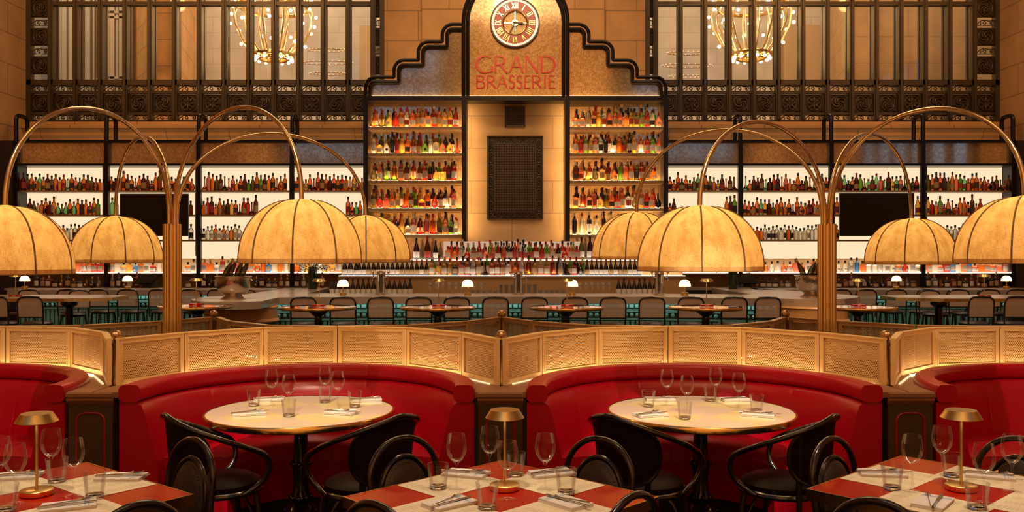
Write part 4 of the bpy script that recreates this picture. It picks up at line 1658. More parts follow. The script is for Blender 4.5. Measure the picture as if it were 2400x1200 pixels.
for j, (px, Y, rz, lab) in enumerate(((8, 12.3, 0, 'black cane stool before the far left high table, cut by the photo edge'),
                                      (88, 12.3, 0, 'black cane stool in front of the far left high table, beside its pedestal'),
                                      (172, 14.15, 180, 'black cane stool behind the right end of the far left high table'),
                                      (52, 14.35, 180, 'black cane stool behind the middle of the far left high table'),
                                      (2283, 12.3, 0, 'black cane stool in front of the far right high table, beside its pedestal'),
                                      (2366, 12.3, 0, 'black cane stool in front of the far right high table, nearest the photo edge'),
                                      (2192, 14.15, 180, 'black cane stool behind the left end of the far right high table'),
                                      (2262, 14.4, 180, 'black cane stool behind the middle of the far right high table'),
                                      (2335, 14.4, 180, 'black cane stool behind the right half of the far right high table'))):
    place(stool, (WX(px, Y), Y, 0), R(rz), lab, 'bar stool', 'stools at the long high tables')


# ================================================================ THINGS ON THE BAR
def make_mushroom():
    root = empty('mushroom_lamp')
    MB().lathe([(0.055, 0.0), (0.055, 0.045), (0.03, 0.05), (0.001, 0.05)], M['brass_b'], seg=20).build('base', root)
    MB().lathe([(0.011, 0.05), (0.011, 0.14)], M['brass_b'], seg=10).build('stem', root)
    MB().lathe([(0.086, 0.135), (0.090, 0.15), (0.082, 0.19), (0.058, 0.225), (0.03, 0.24), (0.001, 0.243)], M['opal'], seg=20).build('shade', root)
    return root


mush = make_mushroom()
for j, (px, py, nm) in enumerate(((58, 677, 'at the far left end of the left bar'), (299, 677, 'in the middle of the left bar'), (804, 692.5, 'on the middle bar, left of the left beer tap'),
                                  (1096, 692.5, 'on the middle bar, left of the middle beer tap'), (1341, 692.5, 'on the middle bar, right of the middle beer tap'),
                                  (1605, 692.5, 'on the middle bar, right of the right beer tap'), (2101, 677, 'in the middle of the right bar'), (2359, 677, 'at the far right end of the right bar'))):
    Y = by_(py)
    place(mush, (WX(px, Y), Y, ZB), 0, 'small glowing mushroom lamp ' + nm, 'lamp', 'mushroom lamps on the bar')
    point('mushroom_lamp_light', (WX(px, Y), Y, ZB + 0.175), 1.5, (1, 0.74, 0.42), 0.02)


def make_tap():
    root = empty('beer_tap')
    MB().lathe([(0.09, 0.0), (0.09, 0.015), (0.068, 0.02), (0.066, 0.30), (0.075, 0.33), (0.066, 0.36), (0.001, 0.37)], M['chrome'], seg=24).build('column', root)
    h = MB()
    for s in (-1, 1):
        h.tube([(s * 0.06, -0.02, 0.27), (s * 0.11, -0.05, 0.28), (s * 0.125, -0.06, 0.22)], 0.012, M['chrome'], 7)
    h.build('spout', root)
    h = MB()
    for s in (-1, 1):
        h.tube([(s * 0.11, -0.05, 0.285), (s * 0.12, -0.06, 0.33)], 0.007, M['chrome'], 6)
        h.ball((s * 0.122, -0.062, 0.35), 0.022, M['brass'], 8, 6)
    h.build('handle', root)
    return root


tap = make_tap()
for px, nm in ((893, 'leftmost chrome beer tap column on the middle bar'), (1215, 'middle chrome beer tap column on the bar under the clock'), (1545, 'rightmost chrome beer tap column on the middle bar')):
    Y = by_(691)
    place(tap, (WX(px, Y), Y, ZB), 0, nm, 'beer tap', 'beer taps on the bar')


# ---------------------------------------------------------------- bottles
def gl(name, c, d=0.42):
    return bottle_glass('bottle_' + name, c, d)


G = {
    'amber': gl('amber', (0.90, 0.40, 0.12)), 'red': gl('red', (0.72, 0.15, 0.09)), 'rose': gl('rose', (0.95, 0.42, 0.26)), 'gold': gl('gold', (0.98, 0.66, 0.22)),
    'clear': gl('clear', (0.92, 0.86, 0.74), 0.35), 'green': gl('green', (0.38, 0.55, 0.12)), 'olive': gl('olive', (0.36, 0.28, 0.07)),
    'brown': gl('brown', (0.36, 0.12, 0.05)), 'blue': gl('blue', (0.22, 0.48, 0.75)), 'mint': gl('mint', (0.50, 0.80, 0.48)), 'dark': pbr('bottle_black_glass', (0.012, 0.006, 0.006), 0.12, coat=0.3),
}
CAPS = {'black': pbr('cap_black', (0.012, 0.01, 0.01), 0.4), 'red': pbr('cap_red', (0.42, 0.02, 0.02), 0.4), 'gold': pbr('cap_gold', (0.7, 0.45, 0.15), 0.3, 0.8), 'cream': pbr('cap_cream', (0.62, 0.5, 0.36), 0.6)}
LABS = {'cream': M['label'], 'tan': pbr('label_tan', (0.45, 0.30, 0.15), 0.6), 'red': pbr('label_red', (0.40, 0.05, 0.03), 0.6), 'dark': pbr('label_dark', (0.05, 0.035, 0.03), 0.6), 'white': pbr('label_white', (0.72, 0.66, 0.58), 0.6), None: None}
SHP = {
    # radius, body height, shoulder height, neck radius, total height
    'slender': (0.036, 0.19, 0.235, 0.013, 0.32), 'sloped': (0.038, 0.15, 0.25, 0.013, 0.315), 'round': (0.055, 0.11, 0.165, 0.014, 0.25), 'square': (0.043, 0.17, 0.19, 0.015, 0.26),
    'squat': (0.052, 0.12, 0.15, 0.016, 0.22), 'tall': (0.034, 0.21, 0.25, 0.014, 0.35), 'decanter': (0.062, 0.045, 0.12, 0.012, 0.25),
}
BM = {}


def bottle_mesh(shape, gcol, capc, lab, scale=1.0):
    key = (shape, gcol, capc, lab)
    if key in BM:
        return BM[key]
    r_, hb, hs, rn, ht = SHP[shape]
    b = MB()
    hc = 0.05 if shape != 'decanter' else 0.035
    seg = 4 if shape == 'square' else 12
    if shape == 'round':
        prof = [(r_ * 0.55, 0.0), (r_ * 0.9, 0.025), (r_, 0.06), (r_ * 0.93, 0.10), (r_ * 0.6, hb + 0.03), (rn * 1.3, hs), (rn, hs + 0.02), (rn, ht - hc)]
    elif shape == 'decanter':
        prof = [(r_ * 0.8, 0.0), (r_, 0.01), (r_ * 0.97, 0.035), (r_ * 0.55, 0.055), (rn * 1.3, 0.085), (rn, hs), (rn, ht - hc)]
    elif shape == 'sloped':
        prof = [(r_ * 0.9, 0.0), (r_, 0.008), (r_, hb), (r_ * 0.85, hb + 0.03), (rn * 1.5, hs - 0.02), (rn, hs), (rn, ht - hc)]
    else:
        q = 1.25 if shape == 'square' else 1
        prof = [(r_ * 0.92 * q, 0.0), (r_ * q, 0.008), (r_ * q, hb), (r_ * 0.88 * q, hb + (hs - hb) * 0.5), (rn * 1.2, hs), (rn, hs + 0.012), (rn, ht - hc)]
    a0 = PI / 4 if seg == 4 else 0
    if seg == 4:
        b.lathe(prof[:4], G[gcol], seg=4, a0=a0, a1=a0 + 2 * PI, cap=False)
        b.lathe([(prof[3][0] * 0.72, prof[3][1])] + prof[4:], G[gcol], seg=10)
    else:
        b.lathe(prof, G[gcol], seg=seg)
    b.lathe([(rn * 1.15, ht - hc), (rn * 1.15, ht), (0.001, ht)], CAPS[capc], seg=8)
    if lab:
        rr = r_ * (1.03 if seg != 4 else 0.92)
        if shape == 'round':
            b.lathe([(r_ * 0.45, 0), (r_ * 0.30, 0.006), (0.001, 0.008)], LABS[lab], seg=10)
            n0 = len(b.v) - 30
            for q in range(n0, len(b.v)):
                x, y, z = b.v[q]
                b.v[q] = (x, -r_ * 0.96 - z, 0.065 + y)
        elif seg == 4:
            b.box(-rr * 0.85, rr * 0.85, -rr - 0.002, -rr, hb * 0.25, hb * 0.8, LABS[lab])
        elif shape != 'decanter':
            b.lathe([(rr, hb * 0.22), (rr, hb * 0.78)], LABS[lab], seg=10, a0=R(190), a1=R(350), cap=False)
    o = b.build('bottle_prototype_mesh')
    me = o.data
    bpy.data.objects.remove(o)
    BM[key] = me
    return me


def bottle(name, key, loc, sc_, rz, label, cat, group):
    me = bottle_mesh(*key)
    o = bpy.data.objects.new(name, me)
    o.location = loc
    o.scale = sc_
    o.rotation_euler = (0, 0, rz)
    col.objects.link(o)
    return tag(o, label, cat, group)


GN = {'amber': 'amber', 'red': 'deep red', 'rose': 'rose coloured', 'gold': 'golden', 'clear': 'clear', 'green': 'green', 'olive': 'olive green', 'brown': 'dark brown', 'blue': 'blue', 'mint': 'pale green', 'dark': 'nearly black'}
SN = {'slender': 'slender', 'sloped': 'slope shouldered', 'round': 'round bellied', 'square': 'square', 'squat': 'squat', 'tall': 'tall thin', 'decanter': 'flat decanter'}


def nth(n):
    return str(n) + ('th' if 10 <= n % 100 <= 20 else {1: 'st', 2: 'nd', 3: 'rd'}.get(n % 10, 'th'))


def row(rng, name, cat, group, place_txt, px0, px1, Yf, z, pitch, palette, shapes, labs, caps=('black', 'red', 'gold', 'black', 'cream'), skip=None, dy=0.0, hscale=(0.93, 1.08), hbase=1.0, wbase=1.34):
    px = px0
    n = 0
    last = {0: (-1e9, 0), 1: (-1e9, 0)}
    while px < px1:
        if skip and any(a < px < b_ for a, b_ in skip):
            px += 3
            continue
        n += 1
        lane = (n % 2) if dy else 0
        Y = Yf + dy * lane
        g = rng.choice(palette)
        shp = rng.choice(shapes)
        lb = rng.choice(labs) if shp != 'decanter' else None
        cp = rng.choice(caps)
        s = rng.uniform(*hscale)
        w_ = wbase * rng.uniform(0.93, 1.05) * (0.86 if shp in ('round', 'decanter', 'squat') else 1.0)
        rad = SHP[shp][0] * w_ * (1.03 if shp != 'square' else 0.95)
        x = WX(px, Y)
        lx, lr = last[lane]
        if x - rad < lx + lr + 0.002:
            x = lx + lr + 0.002 + rad
            px = 1200 + x / Y * F
            if px >= px1 or (skip and any(a < px < b_ for a, b_ in skip)):
                px += 2
                n -= 1
                continue
        last[lane] = (x, rad)
        lab = '%s %s bottle, %s from left, %s' % (GN[g], SN[shp], nth(n), place_txt)
        bottle(name, (shp, g, cp, lb), (x, Y, z), (w_, w_, s * hbase), rng.uniform(-0.3, 0.3) if shp != 'square' else 0, lab, cat, group)
        px += pitch if dy else max(pitch, 1)


rng = random.Random(11)
PAL_C = ['amber', 'amber', 'rose', 'gold', 'gold', 'clear', 'red', 'amber', 'green', 'brown', 'rose', 'clear', 'olive', 'dark']
SHP_ALL = ['slender', 'sloped', 'round', 'square', 'slender', 'squat', 'tall', 'sloped', 'decanter', 'slender']
names = ['top', 'second', 'third', 'fourth', 'fifth']
for side, (a, b_) in enumerate(((866, 1080), (1339, 1552))):
    for k, z in enumerate(SH_Z):
        sd = 'left' if side == 0 else 'right'
        if side == 0 or k < 4:
            row(rng, 'liquor_bottle', 'bottle', 'liquor bottles on the centre shelves', 'front, %s shelf, %s centre unit' % (names[k], sd), a + 10, b_ - 8, YC + 0.075, z + 0.0045, 10, PAL_C, SHP_ALL,
                ['cream', 'cream', 'tan', 'white', 'red', None, 'dark'], hbase=1.1)
            row(rng, 'liquor_bottle', 'bottle', 'liquor bottles on the centre shelves', 'rear, %s shelf, %s centre unit' % (names[k], sd), a + 13, b_ - 10, YC + 0.215, z + 0.0045, 15, ['dark', 'dark', 'green', 'red', 'amber', 'olive'], ['slender', 'sloped', 'tall'],
                ['cream', None], hbase=1.2)
        else:
            row(rng, 'liquor_bottle', 'bottle', 'large bottles on the fifth shelf', 'lowest shelf, right centre unit', a + 8, b_ - 100, YC + 0.12, z + 0.0045, 17, ['clear', 'dark', 'clear', 'red'], ['tall', 'tall', 'slender'], [None, 'white'], hbase=1.2)
# big wine bottles either side of the niche on the upper step
for k, (px, cpx) in enumerate(((976, 'dark'), (1002, 'brown'), (1021, 'dark'), (1363, 'olive'), (1383, 'dark'))):
    key = ('sloped', cpx, 'black' if k != 1 else 'red', 'white' if k != 1 else 'red')
    s_ = (1.3, 1.42, 1.15, 1.35, 1.4)[k]
    bottle('wine_bottle', key, (WX(px, YD1 + 0.12), YD1 + 0.12, ZD1 + 0.008), (s_ * 1.1, s_ * 1.1, s_), 0, 'oversized wine bottle, %s of the big ones from the left on the upper step' % nth(k + 1), 'bottle', 'large wine bottles')
row(rng, 'liquor_bottle', 'bottle', 'bottles on the upper lit step', 'front of the upper lit step', 1050, 1352, YD1 + 0.055, ZD1 + 0.0085, 10, ['rose', 'amber', 'red', 'clear', 'dark', 'green', 'rose'],
    ['slender', 'sloped', 'slender', 'round', 'square'], ['cream', 'white', 'red'], hbase=0.98)
row(rng, 'liquor_bottle', 'bottle', 'bottles behind the upper lit step', 'rear of the upper lit step', 1058, 1350, YD1 + 0.2, ZD1 + 0.0085, 13, ['red', 'dark', 'green', 'rose'], ['slender', 'tall'], ['cream', None], hbase=1.04)
row(rng, 'liquor_bottle', 'bottle', 'bottles on the lower lit step', 'lower lit step', 1012, 1372, YD2 + 0.08, ZD2 + 0.0085, 11, ['rose', 'amber', 'dark', 'red', 'clear', 'rose', 'gold'],
    ['slender', 'sloped', 'slender', 'square', 'round', 'decanter'], ['cream', 'white', 'tan'], hbase=0.98)
row(rng, 'liquor_bottle', 'bottle', 'bottles behind the lower lit step', 'rear of the lower lit step', 1015, 1370, YD2 + 0.2, ZD2 + 0.0085, 14, ['dark', 'amber', 'green', 'red', 'dark'], ['slender', 'sloped', 'tall'], ['cream', None], hbase=1.04)
for a, b_, pt, n_ in ((842, 1008, 'lower step, left group', 'left'), (1376, 1500, 'lower step, right group', 'right')):
    row(rng, 'wine_bottle', 'bottle', 'wine bottles on the lower step', pt, a, b_, YD2 + 0.08, ZD2 + 0.0085, 11, ['dark'], ['sloped'], ['white', 'white', 'tan'], ('black', 'black', 'red'), hbase=0.92, hscale=(0.99, 1.01), wbase=1.1)
for a, b_, pt in ((778, 972, 'back counter, left group'), (1450, 1542, 'back counter, right group')):
    row(rng, 'wine_bottle', 'bottle', 'wine bottles on the back counter', pt, a, b_, 15.62, 1.021, 12.2, ['dark'], ['sloped'], ['white'], ('black', 'red', 'black'), hbase=0.95, hscale=(0.99, 1.01), wbase=1.15)
row(rng, 'wine_bottle', 'bottle', 'wine bottles left of the display', 'lower step, far left', 808, 836, YD2 + 0.08, ZD2 + 0.0085, 12, ['dark'], ['sloped'], ['white'], hbase=0.9)

# side bars
PAL_S = ['amber', 'red', 'brown', 'amber', 'gold', 'amber', 'brown', 'olive', 'mint', 'amber', 'rose', 'green', 'brown', 'amber', 'amber', 'olive']
row_txt = ['top', 'second', 'third']
for side, (a, b_, tv_) in enumerate(((46, 850, (276, 447)), (1570, 2368, (1962, 2149)))):
    sd = 'left' if side == 0 else 'right'
    ups = [(p - 11, p + 11) for p in ((250, 466, 685) if side == 0 else (1735, 1948, 2163))]
    sh = [(560, 850)] if side == 0 else [(1500, 1780)]
    row(rng, 'liqueur_bottle', 'bottle', 'liqueur bottles on the %s backlit shelves' % sd, 'top backlit shelf, %s side' % sd, a, b_, YS + 0.09, sz_(446) + 0.0005, 9.4, PAL_S, ['slender', 'sloped', 'slender', 'round', 'sloped', 'square', 'slender', 'sloped', 'squat', 'decanter', 'tall'],
        ['tan', 'dark', None, 'red'], ('black', 'black', 'red'), skip=ups, dy=0.13, hbase=1.08, hscale=(0.8, 1.1))
    sk = ups + [tv_] + ([(0, 70), (600, 815)] if side == 0 else [(1580, 1700), (2300, 2400)])
    row(rng, 'liqueur_bottle', 'bottle', 'liqueur bottles on the %s backlit shelves' % sd, 'second backlit shelf, %s side' % sd, a, b_, YS + 0.09, sz_(503) + 0.0005, 9.4, PAL_S, ['slender', 'sloped', 'slender', 'round', 'sloped', 'square', 'slender', 'sloped', 'squat', 'decanter', 'tall'],
        ['tan', 'dark', None, 'red'], ('black', 'black', 'red'), skip=sk, dy=0.13, hbase=1.08, hscale=(0.8, 1.1))
    sk = ups + [tv_] + ([(0, 140), (180, 1200)] if side == 0 else [(0, 1745), (2060, 2160), (2260, 2400)])
    if side == 0:
        sk = ups + [tv_, (0, 128), (565, 1200)]
    row(rng, 'vodka_bottle', 'bottle', 'clear bottles on the %s third shelf' % sd, 'third backlit shelf, %s side' % sd, a, b_, YS + 0.09, sz_(562) + 0.0005, 9.2, ['clear', 'clear', 'clear', 'clear', 'amber'], ['square', 'slender', 'slender'],
        ['white', 'dark', None], ('black',), skip=sk, dy=0.13, hbase=0.92, hscale=(0.92, 1.1))
    sk = ups + ([(0, 100), (380, 440)] if side == 0 else [(0, 1780), (1915, 1965)])
    row(rng, 'gin_bottle', 'bottle', 'bottles on the %s glowing shelf' % sd, 'glowing lower shelf, %s side' % sd, a, b_ - 46 if side == 0 else b_, YS + 0.08, sz_(640) + 0.012, 13.5, ['clear', 'amber', 'rose', 'clear', 'red', 'blue', 'gold', 'clear', 'amber'],
        ['square', 'slender', 'square', 'round', 'squat'], ['white', 'cream', None], ('black', 'black', 'cream'), skip=sk, hbase=0.98, hscale=(0.85, 1.1))
    sk = ups + ([(325, 390), (380, 440), (510, 600)] if side == 0 else [(0, 1772), (1860, 1965)])
    row(rng, 'spirit_bottle', 'bottle', 'bottles on the %s back counter' % sd, 'dim back counter, %s side' % sd, a + 40 if side == 0 else a, b_ - 90 if side == 0 else b_ - 30, YS - 0.2, 1.101, 14.5, ['amber', 'brown', 'amber', 'olive', 'dark', 'clear'],
        ['square', 'slender', 'round', 'squat'], ['cream', 'tan', 'white'], ('black', 'gold'), skip=sk, hbase=0.95, hscale=(0.85, 1.05), wbase=1.2)


# glasses on the back counter
def make_wineglass(hi=True, tall=0.232, rb=0.042):
    seg = 32 if hi else 12
    root = MB()
    z0 = 0.115 * tall / 0.232
    prof = [(0.034, 0.0), (0.034, 0.0015), (0.012, 0.005), (0.0042, 0.012), (0.0036, 0.06), (0.004, z0 - 0.012), (0.010, z0), (0.024, z0 + 0.012), (rb * 0.9, z0 + 0.035), (rb, z0 + 0.055), (rb * 0.97, z0 + 0.078), (rb * 0.82, tall - 0.002), (rb * 0.81, tall)]
    if not hi:
        prof = prof[::2] + [prof[-1]]
    root.lathe(prof, M['glass'], seg=seg, cap=False)
    if hi:
        root.lathe([(rb * 0.81, tall - 0.001), (rb * 0.825, tall + 0.0005), (rb * 0.80, tall + 0.001)], M['glass'], seg=seg, cap=False)
        root.lathe([(0.0001, z0 + 0.003), (0.010, z0 + 0.005), (0.022, z0 + 0.014)], M['glass'], seg=seg, cap=False)
    return root


def make_tumbler(hi=True, h=0.092, r0=0.033, r1=0.041):
    seg = 32 if hi else 12
    b = MB()
    b.lathe([(r0, 0.003), (r1, h)], M['glass'], seg=seg, cap=False)
    b.lathe([(r1 - 0.0022, h), (r0 - 0.002, 0.016)], M['glass'], seg=seg, cap=False)
    b.lathe([(r0 - 0.003, 0.0), (r0, 0.003), (r0 + 0.0005, 0.012), (r0 - 0.004, 0.015), (0.0001, 0.013)], M['thickglass'] if hi else M['glass'], seg=seg)
    b.lathe([(r1, h - 0.001), (r1 - 0.001, h + 0.001), (r1 - 0.0022, h)], M['glass'], seg=seg, cap=False)
    return b


def single(name, mb_, loc, label, cat, group, rz=0, cache={}):
    if (name, id(mb_)) not in cache:
        o = mb_.build(name)
        cache[(name, id(mb_))] = o
    else:
        o = cache[(name, id(mb_))].copy()
        col.objects.link(o)
    o.location = loc
    o.rotation_euler = (0, 0, rz)
    return tag(o, label, cat, group)


lo_wg, lo_tb = make_wineglass(False), make_tumbler(False, 0.1)
for q in (lo_wg, lo_tb):
    q.mats = [M['stackglass']] * len(q.mats)
for j in range(9):
    px = 1008 + j * 15
    single('wine_glass', lo_wg, (WX(px, 15.55), 15.55, 1.021), 'stemmed glass on the back counter, %s left of the mushroom lamp row' % nth(j + 1), 'glass', 'stemmed glasses on the back counter')
for j in range(7):
    px = 1347 + j * 13.5
    single('wine_glass', lo_wg, (WX(px, 15.55), 15.55, 1.021), 'stemmed glass on the back counter, %s from the left in the right group' % nth(j + 1), 'glass', 'stemmed glasses on the back counter')
for j in range(17):
    px = 1108 + j * 13.2
    zz = 1.021
    single('tumbler', lo_tb, (WX(px, 15.5), 15.5, zz), 'upturned tumbler on the back counter, %s from the left in the bottom layer' % nth(j + 1), 'glass', 'tumblers on the back counter')
    if 5 <= j < 12:
        single('tumbler', lo_tb, (WX(px, 15.5), 15.5, zz + 0.102), 'tumbler in the upper layer on the back counter, %s from the left' % nth(j - 4), 'glass', 'tumblers on the back counter')

# ice buckets with champagne
def make_bucket():
    root = empty('ice_bucket')
    MB().lathe([(0.17, 0.0), (0.17, 0.012), (0.13, 0.04), (0.12, 0.065), (0.19, 0.10), (0.225, 0.16), (0.225, 0.30), (0.25, 0.31), (0.25, 0.32), (0.215, 0.32), (0.215, 0.16), (0.001, 0.10)], M['hammered'], seg=40).build('bowl', root)
    for s in (-1, 1):
        MB().tube([(s * 0.225, -0.03, 0.28), (s * 0.25, -0.03, 0.26), (s * 0.25, 0.03, 0.26), (s * 0.225, 0.03, 0.28)], 0.008, M['hammered'], 6).build('handle', root)
    MB().lathe([(0.21, 0.255), (0.001, 0.262)], pbr('crushed_ice', (0.5, 0.48, 0.46), 0.2, bump=1.0, bscale=40), seg=24, cap=False).build('ice', root)
    return root


bucket = make_bucket()
champ = None
for k, (px, py, lab) in enumerate(((547, 701, 'hammered silver ice bucket on the left rounded end of the marble bar'), (1903, 696, 'hammered silver ice bucket behind the right brass trunk on the marble bar'))):
    Y = by_(py)
    x = WX(px, Y)
    place(bucket, (x, Y, ZB), 0.2, lab, 'ice bucket', 'champagne buckets on the bar')
    for j, (dx, dy, t, an) in enumerate(((-0.12, 0.02, 0.45, 0), (-0.05, -0.07, 0.5, 20), (0.05, 0.05, 0.38, -10), (0.11, -0.02, 0.5, 10))):
        me = bottle_mesh('sloped', 'olive', 'gold', None)
        o = bpy.data.objects.new('champagne_bottle', me)
        col.objects.link(o)
        sg = 1 if k == 0 else (-1 if j < 1 else 1)
        o.location = (x + dx - 0.04 * sg, Y + dy, ZB + 0.255)
        o.rotation_euler = (0, t * sg, R(an))
        o.scale = (1.1, 1.1, 1.1)
        tag(o, 'gold foiled champagne bottle leaning in the %s ice bucket, %s from the left' % ('left' if k == 0 else 'right', nth(j + 1)), 'bottle', 'champagne bottles in the buckets')

# leafy vases on the slanted arms
for k, (px, py) in enumerate(((733, 677), (1718, 677))):
    Y = by_(py)
    v = empty('vase_of_greenery', (WX(px, Y), Y, ZB))
    tag(v, 'dark green cylinder vase of leaves on the %s slanted arm of the bar' % ('left' if k == 0 else 'right'), 'vase', 'vases on the bar')
    MB().lathe([(0.08, 0.0), (0.085, 0.01), (0.085, 0.40), (0.078, 0.40), (0.078, 0.02), (0.001, 0.02)], M['vase'], seg=20).build('vase', v)
    b = MB()
    r2 = random.Random(k)
    for j in range(150):
        a, el = r2.uniform(0, 2 * PI), r2.uniform(-0.5, 1.1)
        L = r2.uniform(0.1, 0.36)
        c = Vector((math.cos(a) * math.cos(el) * L, math.sin(a) * math.cos(el) * L * 0.7, 0.40 + math.sin(el) * L * 0.8))
        d = Vector((math.cos(a + r2.uniform(-1, 1)), math.sin(a), r2.uniform(-0.5, 0.5))).normalized() * r2.uniform(0.03, 0.055)
        s = d.orthogonal().normalized() * 0.014
        i = len(b.v)
        mid = c + d * 0.5
        b.v += [tuple(c), tuple(mid + s), tuple(c + d), tuple(mid - s)]
        b.face([i, i + 1, i + 2, i + 3], b.mi(M['leaf']))
    for j in range(12):
        a = 2 * PI * j / 12
        b.tube([(0.02 * math.cos(a), 0.02 * math.sin(a), 0.1), (0.06 * math.cos(a), 0.06 * math.sin(a), 0.42), (0.24 * math.cos(a), 0.16 * math.sin(a), 0.58)], 0.004, M['leaf'], 4)
    b.build('leaves', v)
# tills
for k, (px, rz) in enumerate(((352, -0.2), (1742, 0.25))):
    Y = YS - 0.2
    t = empty('till', (WX(px, Y), Y, 1.101), rz)
    tag(t, 'slanted touch screen till on the back counter, %s side' % ('left' if k == 0 else 'right'), 'till', 'tills')
    MB().prism([(-0.1, 0.0), (0.12, 0.0), (0.08, 0.15), (-0.02, 0.15)], -0.13, 0.13, M['screen_grey'], 'y').build('stand', t, smooth=False)
    b = MB()
    b.box(-0.2, 0.2, -0.012, 0.012, -0.13, 0.13, M['black'])
    s_ = b.build('screen', t, smooth=False)
    s_.location = (0, -0.12, 0.17)
    s_.rotation_euler = (R(-50), 0, 0)

# ================================================================ BOOTHS
YE = 5.42            # front ends of the banquettes
RB = 1.09
SPX = [-1.23, -1.23, -0.98, -0.54, 0, 0.54, 0.98, 1.23, 1.23]
SPY = [5.62, 5.66, 6.10, 6.51, 6.60, 6.51, 6.10, 5.66, 5.62]
ZC1, ZC2 = 0.885, 1.18


def rect_round(r0, r1, z0, z1, q, n=4):
    out = []
    for cx0, cz0, a in ((r1 - q, z0 + q, -90), (r1 - q, z1 - q, 0), (r0 + q, z1 - q, 90), (r0 + q, z0 + q, 180)):
        for j in range(n + 1):
            t = R(a + 90 * j / n)
            out.append((cx0 + q * math.cos(t), cz0 + q * math.sin(t)))
    return out


def sweep(mb_, prof, a0, a1, n, mat, seam=None, depth=0.006):
    """closed profile (r, z) swept round the booth centre, seams as pinched lines"""
    i = len(mb_.v)
    k = mb_.mi(mat)
    m_ = len(prof)
    cr = sum(p[0] for p in prof) / m_
    cz = sum(p[1] for p in prof) / m_
    angs = [a0 + (a1 - a0) * j / n for j in range(n + 1)]
    if seam:
        for s in seam:
            angs += [s - 0.6, s, s + 0.6]
        angs = sorted(angs)
    for a in angs:
        pinch = depth if seam and any(abs(a - s) < 0.3 for s in seam) else 0
        for r_, z in prof:
            if pinch:
                L = math.hypot(r_ - cr, z - cz)
                r2, z2 = r_ - (r_ - cr) / L * pinch, z - (z - cz) / L * pinch
            else:
                r2, z2 = r_, z
            mb_.v.append((r2 * math.cos(R(a)), r2 * math.sin(R(a)), z2))
    for j in range(len(angs) - 1):
        for q in range(m_):
            q2 = (q + 1) % m_
            mb_.face([i + j * m_ + q, i + (j + 1) * m_ + q, i + (j + 1) * m_ + q2, i + j * m_ + q2], k)
    mb_.face([i + q for q in range(m_)], k)
    e = i + (len(angs) - 1) * m_
    mb_.face([e + q for q in range(m_)][::-1], k)
    return mb_


def make_booth():
    root = empty('banquette')
    A0, A1 = -3, 183
    seams = (38, 74, 106, 142)
    # back: full shape swept, narrow at top, deep at the seat
    back_prof = [(1.09, 0.10), (1.09, 0.821), (0.985, 0.821), (0.955, 0.80), (0.935, 0.74), (0.915, 0.66), (0.893, 0.56), (0.87, 0.46), (0.86, 0.40), (0.86, 0.10)]
    sweep(MB(), back_prof, A0, A1, 60, M['leather'], seams).build('backrest', root, angle=50)
    sweep(MB(), rect_round(0.962, 1.092, 0.822, 0.929, 0.032), A0 - 0.5, A1 + 0.5, 60, M['leather'], seams, 0.003).build('top_roll', root, angle=50)
    seat = [(0.88, 0.34), (0.90, 0.45), (0.72, 0.468), (0.50, 0.468), (0.455, 0.455), (0.43, 0.42), (0.43, 0.345)]
    sweep(MB(), seat, 4, 176, 48, M['leather'], seams).build('seat', root, angle=50)
    sweep(MB(), [(0.87, 0.10), (0.87, 0.345), (0.455, 0.345), (0.455, 0.10)], 4, 176, 40, M['leather'], None).build('base', root, angle=50)
    sweep(MB(), [(0.87, 0.0), (0.87, 0.10), (0.50, 0.10), (0.50, 0.0)], 5, 175, 40, M['dark'], None).build('plinth', root, angle=50)
    return root


booth = make_booth()
BOOTHS = [(-3.83, 'far left red leather banquette, cut by the photo edge'), (-1.32, 'curved red leather banquette left of the centre post, around a round table'),
          (1.18, 'curved red leather banquette right of the centre post, around a round table'), (3.69, 'far right red leather banquette, cut by the photo edge')]
for cxb, lab in BOOTHS:
    place(booth, (cxb, YE, 0), 0, lab, 'banquette', 'curved booths')


# wood counters round the booths, lights and screens
def out_pt(deg):
    """where a ray from the booth centre meets the screen line (or the front/side edge)"""
    d = Vector((math.cos(R(deg)), math.sin(R(deg))))
    pts = [(1.25, -0.06)] + [(SPX[i] , SPY[i] - YE) for i in range(len(SPX) - 1, -1, -1)] + [(-1.25, -0.06)]
    pts = [(1.25, -0.06), (1.25, 0.2), (1.23, 0.24), (0.98, 0.70), (0.54, 1.12), (0, 1.21), (-0.54, 1.12), (-0.98, 0.70), (-1.23, 0.24), (-1.25, 0.2), (-1.25, -0.06)]
    best = None
    for i in range(len(pts) - 1):
        p, q = Vector(pts[i]), Vector(pts[i + 1])
        e = q - p
        det = d.x * (-e.y) + e.x * d.y
        if abs(det) < 1e-9:
            continue
        t = (p.x * (-e.y) + e.x * p.y) / det
        u = (d.x * p.y - d.y * p.x) / det
        if t > 0 and -1e-6 <= u <= 1 + 1e-6:
            best = t if best is None else min(best, t)
    return (d.x * best, d.y * best)


